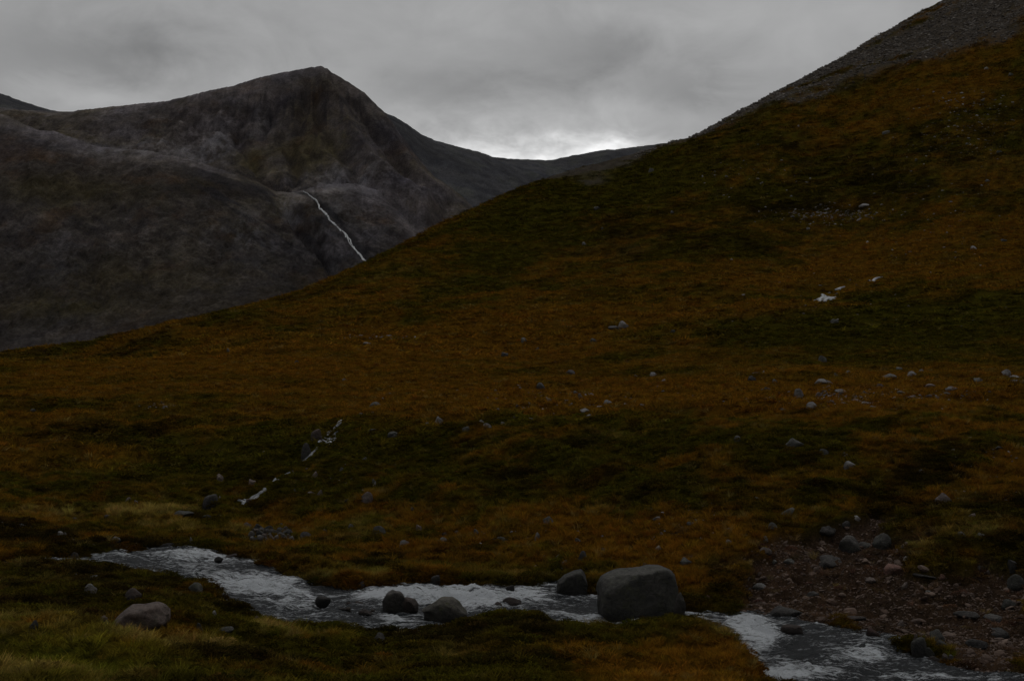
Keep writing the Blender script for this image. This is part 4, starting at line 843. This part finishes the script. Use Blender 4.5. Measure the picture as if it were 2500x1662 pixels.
 (3, 1330, 430, 60, 44, 'd', None, 'scar'), (3, 2230, 1070, 90, 56, 'd', None, 'scar'), (3, 2110, 1130, 100, 60, 'd', None, 'scar'), (3, 2050, 960, 110, 50, 'd', None, 'scar'), (3, 2200, 980, 80, 46, 'd', None, 'scar'), (3, 2290, 900, 90, 50, 'g', None, 'scar'),
 # stream side
 (6, 1822, 645, 66, 58, 'w', 'brown stone left of the upper fall of the small hill stream', 'slope'), (6, 1760, 745, 54, 78, 'd', 'dark wet rock left of the middle fall of the small hill stream', 'slope'), (6, 2160, 452, 68, 24, 'g', 'flat grey rock above the head of the small hill stream', 'slope'),
 (6, 2075, 503, 22, 14, 'p', None, 'slope'), (6, 2150, 498, 26, 16, 'p', None, 'slope'), (6, 2140, 600, 46, 18, 'g', None, 'slope'), (6, 2266, 624, 66, 26, 'g', 'grey slab on the dark slope right of the small hill stream', 'slope'), (6, 1270, 884, 46, 44, 'k', None, 'slope'), (6, 1446, 904, 42, 30, 'k', None, 'slope'),
 (6, 1810, 862, 42, 34, 'k', None, 'slope'), (6, 1790, 962, 48, 18, 'k', None, 'slope'), (6, 1840, 963, 38, 30, 'k', None, 'slope'), (6, 1698, 943, 22, 16, 'g', None, 'slope'), (6, 1288, 603, 24, 15, 'p', None, 'slope'), (6, 1315, 135, 26, 16, 'g', None, 'moor'),
 (6, 188, 479, 34, 12, 'g', None, 'moor'), (6, 387, 347, 14, 8, 'p', None, 'moor'), (6, 1710, 202, 28, 12, 'g', None, 'moor'), (6, 2115, 92, 40, 8, 'p', None, 'moor'), (6, 2250, 385, 28, 10, 'p', None, 'slope'), (6, 2205, 410, 12, 8, 'p', None, 'slope'), (6, 1985, 308, 26, 14, 'g', None, 'moor'), (6, 2155, 905, 20, 34, 'g', None, 'slope'),
 (6, 2000, 1000, 34, 16, 'g', None, 'slope'), (6, 1970, 818, 30, 14, 'g', None, 'slope'), (6, 1640, 1003, 24, 14, 'g', None, 'slope'), (6, 1430, 1003, 34, 18, 'w', None, 'slope'), (6, 2095, 770, 44, 26, 'd', None, 'slope'),
 # middle moor
 (7, 1833, 150, 62, 44, 'p', 'pale-topped boulder standing on the open moor with a dark flat rock at its left', 'moor'), (7, 1775, 156, 86, 24, 'd', 'dark flat rock leaning against the pale-topped boulder on the open moor', 'moor'),
 (7, 1121, 252, 36, 24, 'g', None, 'moor'), (7, 1630, 247, 52, 20, 'g', None, 'moor'), (7, 1215, 303, 30, 14, 'g', None, 'moor'), (7, 975, 352, 46, 26, 'd', None, 'moor'), (7, 1236, 584, 62, 36, 'g', 'slanting grey stone alone on the green slope in mid picture', 'moor'),
 (7, 1526, 654, 42, 32, 'g', None, 'moor'), (7, 1490, 628, 36, 22, 'g', None, 'moor'), (7, 1610, 642, 46, 22, 'p', None, 'moor'), (7, 1300, 684, 42, 26, 'g', None, 'moor'), (7, 1720, 690, 58, 22, 'p', None, 'moor'), (7, 1460, 702, 28, 14, 'p', None, 'moor'), (7, 1560, 748, 62, 18, 'p', None, 'moor'),
 (7, 1590, 780, 44, 10, 'p', None, 'moor'), (7, 1490, 738, 30, 12, 'g', None, 'moor'), (7, 1100, 758, 46, 12, 'g', None, 'moor'), (7, 1052, 803, 36, 18, 'p', None, 'moor'), (7, 1165, 814, 36, 18, 'g', None, 'moor'), (7, 505, 834, 64, 42, 'p', 'pale domed stone on the dark slope in mid picture', 'moor'),
 (7, 805, 831, 46, 18, 'p', None, 'moor'), (7, 850, 864, 54, 26, 'p', None, 'moor'), (7, 970, 855, 46, 28, 'p', None, 'moor'), (7, 702, 894, 54, 30, 'g', None, 'moor'), (7, 350, 824, 38, 14, 'g', None, 'moor'), (7, 182, 928, 78, 28, 'g', None, 'moor'), (7, 425, 838, 34, 10, 'g', None, 'moor'),
 (7, 2055, 494, 52, 22, 'p', None, 'moor'), (7, 1925, 497, 24, 10, 'p', None, 'moor'), (7, 2125, 539, 44, 20, 'p', None, 'moor'), (7, 2090, 575, 28, 12, 'g', None, 'moor'), (7, 1975, 712, 54, 14, 'g', None, 'moor'), (7, 1740, 655, 30, 20, 'd', None, 'moor'), (7, 2190, 180, 30, 16, 'g', None, 'moor'), (7, 1340, 394, 22, 7, 'p', None, 'moor'),
 (7, 915, 609, 24, 16, 'g', None, 'moor'), (7, 155, 628, 30, 10, 'p', None, 'slope'), (7, 1455, 478, 60, 24, 'd', None, 'moor'), (7, 1665, 716, 40, 8, 'p', None, 'moor'), (7, 1850, 697, 30, 8, 'p', None, 'moor'), (7, 1215, 786, 30, 8, 'g', None, 'moor'), (7, 1075, 714, 30, 14, 'd', None, 'moor'),
 (7, 40, 1290, 24, 40, 'p', None, 'slope'),
 # right moor
 (8, 1075, 615, 44, 36, 'g', 'rounded grey stone alone on the green moor above the orange band', 'band'), (8, 920, 832, 50, 40, 'p', 'small pale peaked stone at the left part of the orange band', 'band'), (8, 1082, 745, 92, 16, 'p', 'long thin pale slab slanting above the orange band', 'band'), (8, 1100, 779, 28, 16, 'p', None, 'band'),
 (8, 1156, 705, 28, 20, 'g', None, 'band'), (8, 1230, 682, 34, 14, 'g', None, 'band'), (8, 1050, 829, 44, 20, 'k', None, 'band'), (8, 1185, 803, 54, 16, 'p', None, 'band'), (8, 1495, 719, 84, 26, 'g', None, 'band'), (8, 1655, 694, 64, 18, 'p', None, 'band'), (8, 1700, 674, 38, 14, 'g', None, 'band'), (8, 1440, 775, 44, 22, 'k', None, 'band'),
 (8, 1755, 764, 54, 10, 'k', None, 'band'), (8, 1896, 787, 60, 18, 'p', None, 'band'), (8, 1017, 902, 78, 28, 'p', 'pale wedge of stone at the lower edge of the orange band', 'band'), (8, 825, 920, 44, 12, 'g', None, 'band'), (8, 645, 686, 44, 8, 'p', None, 'band'), (8, 692, 684, 16, 16, 'p', None, 'band'), (8, 620, 730, 38, 26, 'd', None, 'band'),
 (8, 765, 740, 26, 16, 'g', None, 'band'), (8, 720, 794, 38, 18, 'g', None, 'band'), (8, 710, 853, 32, 12, 'k', None, 'band'), (8, 1355, 886, 64, 18, 'p', None, 'band'), (8, 1210, 888, 50, 16, 'p', None, 'band'), (8, 1390, 905, 34, 12, 'p', None, 'band'), (8, 1130, 870, 36, 14, 'k', None, 'band'), (8, 1290, 862, 40, 12, 'k', None, 'band'), (8, 1420, 862, 50, 12, 'k', None, 'band'),
 (8, 1550, 800, 50, 14, 'k', None, 'band'), (8, 1580, 812, 50, 12, 'g', None, 'band'), (8, 1340, 820, 50, 20, 'd', None, 'band'), (8, 1640, 838, 50, 10, 'k', None, 'band'), (8, 1540, 842, 44, 10, 'p', None, 'band'), (8, 1745, 835, 40, 14, 'k', None, 'band'), (8, 1870, 815, 40, 10, 'g', None, 'band'), (8, 2030, 810, 40, 10, 'g', None, 'band'),
 (8, 2242, 695, 50, 30, 'p', None, 'band'), (8, 2300, 713, 64, 14, 'p', None, 'band'), (8, 2070, 734, 54, 18, 'g', None, 'band'), (8, 2342, 742, 30, 14, 'p', None, 'band'), (8, 2300, 742, 70, 16, 'g', None, 'band'), (8, 1560, 656, 40, 10, 'g', None, 'band'), (8, 1640, 735, 30, 8, 'g', None, 'band'), (8, 1140, 356, 42, 14, 'g', None, 'band'),
 (8, 530, 1115, 54, 32, 'g', 'grey stone in heather left of the domed boulder below the orange band', 'heath'), (8, 890, 1156, 124, 58, 'g', 'domed boulder with two white spots, in dark heather below the orange band', 'heath'), (8, 1080, 1195, 70, 28, 'g', 'low grey stone right of the domed spotted boulder', 'heath'), (8, 1212, 1204, 38, 18, 'g', None, 'heath'),
 (8, 1246, 1286, 74, 40, 'p', 'pale rounded stone in dark heather above the eroded bank, right of centre', 'heath'), (8, 1692, 1308, 54, 12, 'p', None, 'heath'), (8, 2005, 1101, 48, 12, 'p', None, 'heath'), (8, 1900, 1179, 28, 12, 'p', None, 'heath'), (8, 1505, 1105, 28, 10, 'g', None, 'heath'), (8, 735, 1074, 20, 12, 'g', None, 'heath'),
 (8, 1570, 1480, 40, 14, 'p', None, 'heath'), (8, 650, 1495, 40, 22, 'g', None, 'heath'), (8, 2340, 1160, 40, 12, 'g', None, 'heath'), (8, 2200, 1162, 60, 8, 'g', None, 'heath'), (8, 1215, 1208, 40, 16, 'p', None, 'heath'), (8, 2050, 1455, 36, 20, 'g', None, 'heath'),
 # upper hillside
 (5, 630, 772, 28, 14, 'g', None, 'up'), (5, 385, 943, 34, 12, 'g', None, 'up'), (5, 1290, 572, 14, 8, 'p', None, 'up'), (5, 860, 797, 9, 7, 'p', None, 'up'), (5, 326, 1103, 20, 12, 'g', None, 'up'), (5, 55, 1538, 28, 15, 'g', None, 'up'), (5, 2200, 692, 34, 14, 'g', None, 'up'), (5, 2148, 818, 26, 10, 'g', None, 'up'),
 (5, 1690, 602, 36, 12, 'g', None, 'up'), (5, 1595, 928, 52, 12, 'p', None, 'up'), (5, 1337, 1033, 16, 9, 'p', None, 'up'), (5, 990, 1171, 12, 6, 'p', None, 'up'), (5, 2085, 1124, 32, 16, 'p', None, 'up'), (5, 2220, 1086, 32, 8, 'g', None, 'up'), (5, 725, 960, 22, 10, 'g', None, 'up'), (5, 1110, 655, 12, 6, 'g', None, 'up'),
 (5, 915, 778, 10, 8, 'g', None, 'up'), (5, 2140, 312, 26, 10, 'g', None, 'up'), (5, 2255, 340, 30, 12, 'g', None, 'up'), (5, 1460, 1452, 34, 12, 'g', None, 'up'), (5, 1825, 722, 18, 7, 'g', None, 'up'), (5, 410, 1030, 14, 6, 'g', None, 'up'), (5, 1260, 885, 16, 6, 'g', None, 'up'), (5, 2052, 650, 14, 6, 'g', None, 'up'),
]
GRP = {'near': 'stones on the near bank', 'terr': 'stones on the grassy terrace left of centre', 'mid': 'stones in the orange grass above the rapids', 'edge': 'rocks along the far water edge', 'scar': 'rocks on the eroded bank', 'slope': 'stones beside the small hill stream',
       'moor': 'stones scattered over the open moor', 'band': 'stones in the orange band at the right', 'heath': 'stones in the dark heather below the orange band', 'up': 'stones on the upper hillside'}
COLW = {'g': 'grey', 'p': 'pale', 'k': 'pinkish', 'w': 'brown', 'd': 'dark', 'm': 'mossy', 'r': 'reddish'}
WHERE = {'near': 'in the grass of the near bank', 'terr': 'on the terrace beyond the river', 'mid': 'in orange grass above the rapids', 'edge': 'at the far water edge', 'scar': 'on the bare eroded bank',
         'slope': 'near the small hill stream', 'moor': 'on the open moor', 'band': 'in the stony orange band', 'heath': 'in heather above the eroded bank', 'up': 'on the upper hillside'}
AUTO = {}
for reg, cx, yb, w, h, m, lab, g in R:
    wpx = w * REG[reg][1]; asp = w / h; auto = not lab
    if not lab:
        size = 'tiny' if wpx < 4.5 else 'small' if wpx < 8 else 'mid-sized'
        form = 'flat' if asp > 2.2 else 'low' if asp > 1.5 else 'upright' if asp < .9 else 'rounded'
        lab = '%s %s %s stone %s' % (size, form, COLW[m], WHERE[g])
    grow = {'band': 1.3, 'moor': 1.2, 'up': 1.15}.get(g, 1.05)
    rl = 0
    if m == 'P': m, rl = 'g', -34
    o = place(reg, cx, yb, w * grow, h * grow + 3, m, lab, g_=g, group=GRP[g], roll=rl, sink=.23 if rl else .22, yaw=.1 if rl else None)
    if auto and o: AUTO.setdefault((size, form, COLW[m], g), []).append(o)
ORD = 'leftmost,second,third,fourth,fifth,sixth,seventh,eighth,ninth,tenth,eleventh,twelfth,thirteenth,fourteenth,fifteenth'.split(',')
def from_left(objs, what):
    objs.sort(key=lambda o: o.location.x / o.location.y)
    for i, o in enumerate(objs): o['label'] = ('leftmost of the ' if i == 0 else 'rightmost of the ' if i == len(objs) - 1 else ORD[i] + ' from the left of the ') + what
for (size, form, cw, g), objs in AUTO.items():
    if len(objs) > 1: from_left(objs, '%s %s %s stones %s' % (size, form, cw, WHERE[g]))
# stones standing in the water
for cx, yb, w, h, m, lab in [(1856, 660, 92, 62, 'd', 'dark pointed stone in the rapids left of the boulder pair'), (805, 398, 46, 24, 'd', 'small dark stone in the shallow upstream water'), (1256, 404, 54, 32, 'd', 'dark stone at the far side of the upper rapids'),
        (2010, 655, 38, 22, 'w', 'small dark stone near the pointed one in the rapids'), (2062, 655, 50, 26, 'k', 'pinkish stone nearest the boulder pair in the rapids'), (2000, 690, 40, 26, 'k', 'small pinkish brown stone in mid rapids'), (1966, 688, 38, 22, 'd', 'small dark stone left of a pinkish one in the rapids'),
        (2098, 716, 92, 40, 'w', 'flat brown rock awash in the rapids left of the boulder pair'), (2146, 702, 24, 28, 'w', 'small upright brown stone on the end of the flat rock in the rapids')]:
    x, y = z1(cx, yb); place(None, x, y, w * .1736, h * .1736, m, lab, name='river_rock', group='stones standing in the rapids', cat='rock')
for cx, yb, w, h, m, lab in [(515, 588, 68, 40, 'd', 'dark rock behind the boulder pair at the far side of the rapids'), (985, 690, 52, 56, 'w', 'small dark rock against the near bank, left of the grassy knoll'), (1060, 676, 116, 66, 'w', 'brown rock against the near bank behind the grassy knoll')]:
    x, y = z2(cx, yb); place(None, x, y, w * .1736, h * .1736, m, lab, name='river_rock', group='stones standing in the rapids', cat='rock')
x, y = z3(1035, 1058); place(None, x, y, 24, 9, 'w', 'flat brown rock awash at the head of the pool', name='river_rock', group='stones standing in the rapids', cat='rock')
x, y = z3(1370, 1000); place(None, x, y, 30, 8, 'w', 'low wet ledge at the far side of the pool', name='river_rock', group='stones standing in the rapids', cat='rock')
# the heap of pale rubble
HEAP = {}
for i, (cx, yb) in enumerate([(1450, 262), (1470, 240), (1455, 282), (1492, 258), (1510, 236), (1530, 250), (1520, 270), (1548, 262), (1545, 236), (1570, 246), (1500, 284), (1560, 276), (1535, 288), (1600, 252), (1616, 236), (1612, 268), (1640, 228), (1660, 240), (1645, 256), (1672, 252), (1634, 278), (1660, 272), (1590, 272), (1484, 226), (1672, 286)]):
    w = [40, 34, 30, 44, 36][i % 5]; dk = ['p', 'k', 'p', 'g', 'p'][i % 5]
    o = place(1, cx, yb + 4, w * 1.25, w * 1.05, dk, 'stone of the rubble heap', group='stones of the rubble heap', sink=.2)
    if o: HEAP.setdefault((COLW[dk], 'upper' if yb < 255 else 'lower'), []).append(o)
for (cw, rw), objs in HEAP.items(): from_left(objs, '%s stones in the %s half of the rubble heap' % (cw, rw))

# ------------------------------------------------------------------ scattered cover: geometry nodes put small meshes on points
def scatter(name, pos, scale, rot, idx, col, protos, **props):
    me = bpy.data.meshes.new(name + '_points'); n = len(pos)
    me.vertices.add(n); me.vertices.foreach_set('co', pos.astype(np.float32).ravel())
    def at(nm, ty, key, arr): a = me.attributes.new(nm, ty, 'POINT'); a.data.foreach_set(key, arr.ravel())
    at('size', 'FLOAT_VECTOR', 'vector', scale.astype(np.float32)); at('rot', 'FLOAT_VECTOR', 'vector', rot.astype(np.float32)); at('idx', 'INT', 'value', idx.astype(np.int32))
    c4 = np.ones((n, 4), np.float32); c4[:, :3] = col; at('veg', 'FLOAT_COLOR', 'color', c4)
    c = bpy.data.collections.new(name + '_shapes')
    for k, m in enumerate(protos): c.objects.link(bpy.data.objects.new('%s_shape_%02d' % (name, k), m))
    o = bpy.data.objects.new(name, me); COL.objects.link(o)
    for k, v in props.items(): o[k] = v
    ng = bpy.data.node_groups.new(name + '_nodes', 'GeometryNodeTree')
    ng.interface.new_socket('Geometry', in_out='INPUT', socket_type='NodeSocketGeometry'); ng.interface.new_socket('Geometry', in_out='OUTPUT', socket_type='NodeSocketGeometry')
    N = ng.nodes.new; L = ng.links.new
    gi, go = N('NodeGroupInput'), N('NodeGroupOutput'); ip = N('GeometryNodeInstanceOnPoints'); ci = N('GeometryNodeCollectionInfo')
    ci.inputs['Collection'].default_value = c; ci.inputs['Separate Children'].default_value = True; ci.inputs['Reset Children'].default_value = True
    def na(nm, ty): q = N('GeometryNodeInputNamedAttribute'); q.data_type = ty; q.inputs[0].default_value = nm; return q.outputs[0]
    m2p = N('GeometryNodeMeshToPoints'); L(gi.outputs[0], m2p.inputs[0]); L(m2p.outputs[0], ip.inputs['Points']); L(ci.outputs[0], ip.inputs['Instance'])
    ip.inputs['Pick Instance'].default_value = True
    L(na('idx', 'INT'), ip.inputs['Instance Index'])
    e = N('FunctionNodeEulerToRotation'); L(na('rot', 'FLOAT_VECTOR'), e.inputs[0]); L(e.outputs[0], ip.inputs['Rotation'])
    L(na('size', 'FLOAT_VECTOR'), ip.inputs['Scale']); L(ip.outputs[0], go.inputs[0])
    md = o.modifiers.new('scatter', 'NODES'); md.node_group = ng
    return o
def tuft_mesh(seed, blades, width, lean, spread, segs=2, droop=.4, hvar=.5):
    r = random.Random(seed); V_, F_, T_ = [], [], []
    for _ in range(blades):
        a = r.uniform(0, 2 * math.pi); d = spread * math.sqrt(r.random()); x, y = d * math.cos(a), d * math.sin(a)
        az = a + r.gauss(0, .9); ln = r.uniform(1 - hvar, 1); le = abs(r.gauss(0, lean)) + lean * .3; w = width * r.uniform(.6, 1.3); fa = r.uniform(0, math.pi); tip = r.random(); b0 = len(V_)
        for s_ in range(segs + 1):
            t = s_ / segs; th = le + droop * t * t; rad = ln * t * math.sin(th); hh = ln * t * math.cos(th * .9)
            cx, cy, cz = x + rad * math.cos(az), y + rad * math.sin(az), hh - .05
            if s_ == segs: V_.append((cx, cy, cz)); T_.append(tip)
            else:
                ww = w * (1 - .5 * t) / 2; dx, dy = ww * math.cos(fa), ww * math.sin(fa); V_ += [(cx - dx, cy - dy, cz), (cx + dx, cy + dy, cz)]; T_ += [tip, tip]
        for s_ in range(segs - 1): q = b0 + 2 * s_; F_.append((q, q + 1, q + 3, q + 2))
        q = b0 + 2 * (segs - 1); F_.append((q, q + 1, q + 2))
    me = bpy.data.meshes.new('tuft'); me.from_pydata(V_, [], F_); me.update()
    at = me.attributes.new('tip', 'FLOAT', 'POINT'); at.data.foreach_set('value', np.array(T_, np.float32)); me.materials.append(M_VEG)
    return me
def heather_mesh(seed, sprigs=90, w=.05):
    r = random.Random(seed); V_, F_, T_ = [], [], []
    for _ in range(sprigs):
        th = math.acos(r.uniform(.05, 1)); a = r.uniform(0, 2 * math.pi); R_ = r.uniform(.6, 1.0)
        c = Vector((R_ * math.sin(th) * math.cos(a), R_ * math.sin(th) * math.sin(a), R_ * math.cos(th) * .75))
        dr = (c.normalized() + Vector((r.gauss(0, .35), r.gauss(0, .35), r.uniform(.2, .9)))).normalized(); ln = r.uniform(.16, .34); tip = r.random()
        for k in range(2):
            sd_ = dr.cross(Vector((r.gauss(0, 1), r.gauss(0, 1), r.gauss(0, 1)))).normalized() * w * r.uniform(.7, 1.4); b0 = len(V_)
            V_ += [tuple(c - dr * ln * .4 - sd_ * .5), tuple(c - dr * ln * .4 + sd_ * .5), tuple(c + dr * ln * .3 + sd_), tuple(c + dr * ln * .7), tuple(c + dr * ln * .3 - sd_)]; T_ += [tip] * 5
            F_.append((b0, b0 + 1, b0 + 2, b0 + 3, b0 + 4))
    me = bpy.data.meshes.new('heather'); me.from_pydata(V_, [], F_); me.update()
    at = me.attributes.new('tip', 'FLOAT', 'POINT'); at.data.foreach_set('value', np.array(T_, np.float32)); me.materials.append(M_VEG)
    return me
FC = [Field(us, ys, GCOL[..., k]) for k in range(3)]; FSD = Field(us, ys, SD); FSC = Field(us, ys, SCAR); FSR = Field(us, ys, SCREE)
RP = np.array(ROCKPOS + RILLS)
def spots(y0, y1, per_m2, seed, umax=.56, reject_scar=.93):
    r = np.random.default_rng(seed); area = umax * (y1 ** 2 - y0 ** 2); n = int(area * per_m2)
    Y = np.sqrt(r.uniform(y0 ** 2, y1 ** 2, n)); u = r.uniform(-umax, umax, n); X = u * Y
    sc_ = FSC.at(X, Y); ok = (FSD.at(X, Y) > .12) & (r.random(n) > sc_ * reject_scar) & (FSR.at(X, Y) < .5)
    rk = RP[(RP[:, 1] > y0 - 3) & (RP[:, 1] < y1 + 3)]
    for x, y, w in rk: ok &= (X - x) ** 2 + (Y - y) ** 2 > (w * .72) ** 2
    X, Y = X[ok], Y[ok]; Z = ground.at(X, Y)
    C = np.stack([f.at(X, Y) for f in FC], -1)
    return X, Y, Z, C, r
TUFT_A = [tuft_mesh(i, 46, .045, .35, .35) for i in range(6)]
TUFT_B = [tuft_mesh(20 + i, 24, .085, .45, .45) for i in range(5)]
TUFT_C = [tuft_mesh(40 + i, 16, .16, .5, .6, 2) for i in range(4)]
HEA_A = [heather_mesh(60 + i, 110, .045) for i in range(5)]
HEA_B = [heather_mesh(80 + i, 55, .08) for i in range(4)]
def cover(y0, y1, dens, seed, hgt, wid, tufts, heas, gname, hname, gain, umax=.56, hfrac=1.0):
    X, Y, Z, C, r = spots(y0, y1, dens, seed, umax)
    lum = C @ np.array([.4, .5, .1]); isg = r.random(len(X)) < np.clip((lum - .022) / .05, .12, .92)
    straw = sst(.09, .15, lum)
    for flag, protos, nm, hs, ws in ((isg, tufts, gname, hgt, wid), (~isg, heas, hname, hgt * .62, wid * .95)):
        m = flag; n = int(m.sum()); k = r.uniform(.6, 1.35, n) * (1 + .35 * straw[m])
        sc_ = np.stack([ws * k * r.uniform(.8, 1.2, n), ws * k * r.uniform(.8, 1.2, n), hs * k * r.uniform(.75, 1.25, n)], -1)
        rot = np.stack([r.normal(0, .12, n), r.normal(0, .12, n), r.uniform(0, 6.28, n)], -1)
        col = C[m] * gain * r.uniform(.65, 1.45, n)[:, None] * (1 + r.normal(0, .07, (n, 3)))
        if nm == hname: col = col * .85
        # the odd bleached tuft
        w_ = r.random(n) < .05 * (nm == gname); col[w_] = col[w_] * .4 + np.array((.20, .155, .055)) * .6
        scatter(nm, np.stack([X[m], Y[m], Z[m]], -1), sc_, rot, r.integers(0, len(protos), n), np.clip(col, .004, .5), protos, kind='stuff', label=('mixed moor grass tufts' if nm == gname else 'dark heather clumps') + (' on the near ground' if y1 < 70 else ' over the hillside'))
cover(9, 37, 46, 1, .165, .20, TUFT_A, HEA_A, 'grass', 'heather', 1.5)
cover(33, 63, 24, 2, .26, .26, TUFT_A, HEA_A, 'grass', 'heather', 1.5)
cover(62, 165, 5, 3, .36, .50, TUFT_B, HEA_B, 'grass', 'heather', 1.45)
cover(162, 400, .8, 4, .55, 1.1, TUFT_C, HEA_B, 'grass', 'heather', 1.4)
cover(395, 740, .28, 5, .8, 1.9, TUFT_C, HEA_B, 'grass', 'heather', 1.35)

# ------------------------------------------------------------------ gravel of the scar, boulder-field on the upper slope
def mat_stones():
    m, N, L, b, _ = new_mat('loose_stones')
    at = N('ShaderNodeAttribute'); at.attribute_type = 'INSTANCER'; at.attribute_name = 'veg'
    geo = N('ShaderNodeNewGeometry'); n1 = nz(N, L, geo.outputs['Position'], 7, 5, .7, 0, .3, .7)
    L(mx(N, L, at.outputs['Color'], mx(N, L, (.65, .65, .65), (1.35, 1.35, 1.35), n1), 1.0, 'MULTIPLY'), b.inputs['Base Color']); b.inputs['Roughness'].default_value = .85; b.inputs['Specular IOR Level'].default_value = .2
    return m
M_LOOSE = mat_stones()
LOOSE = [rock_mesh('loose', 400 + i, 2, planes=7, cut=(.36, .85), rough=.06, smooth=False) for i in range(6)]
for q in LOOSE: q.materials.append(M_LOOSE)
def loose(name, X, Y, size, r, base, flat=.6, label=''):
    n = len(X); Z = ground.at(X, Y)
    sc_ = np.stack([size * r.uniform(.7, 1.3, n), size * r.uniform(.6, 1.1, n), size * flat * r.uniform(.6, 1.2, n)], -1)
    rot = np.stack([r.normal(0, .35, n), r.normal(0, .35, n), r.uniform(0, 6.28, n)], -1)
    t = r.random((n, 1)); col = np.array(base[0]) * (1 - t) + np.array(base[1]) * t; col = col * r.uniform(.6, 1.3, (n, 1))
    scatter(name, np.stack([X, Y, Z + sc_[:, 2] * .25], -1), sc_, rot, r.integers(0, 6, n), col, LOOSE, kind='stuff', label=label)
r = np.random.default_rng(50)
n = 150000; Y = np.sqrt(r.uniform(25 ** 2, 52 ** 2, n)); X = r.uniform(.12, .56, n) * Y
sc_ = FSC.at(X, Y); ok = (r.random(n) < sc_ ** 1.5 * .55) & (FSD.at(X, Y) > -.05); X, Y = X[ok], Y[ok]
loose('gravel', X, Y, .012 + .035 * r.random(len(X)) ** 3 + .13 * r.random(len(X)) * (r.random(len(X)) < .022), r, ((.060, .037, .026), (.115, .082, .064)), label='reddish gravel and small stones covering the eroded bank')
n = 110000; Y = np.sqrt(r.uniform(300 ** 2, 790 ** 2, n)); X = r.uniform(.10, .52, n) * Y
ok = r.random(n) < FSR.at(X, Y) ** 2 * .9; X, Y = X[ok], Y[ok]
loose('scree', X, Y, .20 + .80 * r.random(len(X)) ** 4, r, ((.048, .040, .034), (.135, .118, .102)), .6, 'field of grey boulders covering the upper right slope')
# thin stony patches on the hill: frame patches dropped on the slope
PXs, PYs = [], []
for cx, cy, rx, ry, n in [z5(1420, 965) + (62, 9, 260), z5(2080, 500) + (55, 26, 170), z5(2000, 640) + (60, 20, 90), z5(1100, 800) + (60, 24, 60), (870, 398, 95, 10, 520), (560, 398, 120, 12, 130), (850, 300, 150, 60, 60), (380, 336, 30, 3, 60), (160, 405, 20, 4, 50), (700, 520, 60, 30, 60), (330, 480, 60, 30, 50), (560, 540, 150, 20, 60), (100, 540, 100, 12, 60), (990, 470, 60, 40, 70), (930, 210, 90, 60, 100)]:
    PXs.append(cx + r.normal(0, .5, n) * rx); PYs.append(cy + r.normal(0, .5, n) * ry - (.28 * (r.normal(0, .5, n)) * 0))
PXs, PYs = np.concatenate(PXs), np.concatenate(PYs); XY = []
for a, b in zip(PXs, PYs):
    h = ground.hit(a, b, 34)
    if h is not None and h.y < 780 and float(FSD.at(h.x, h.y)) > .3: XY.append((h.x, h.y))
XY = np.array(XY); loose('rubble', XY[:, 0], XY[:, 1], (XY[:, 1] / F) * r.uniform(.5, 2.0, len(XY)) * .9, r, ((.09, .08, .07), (.19, .17, .16)), .55, 'small stones strewn thinly over the hillside')
# quartz blotches on the domed boulder
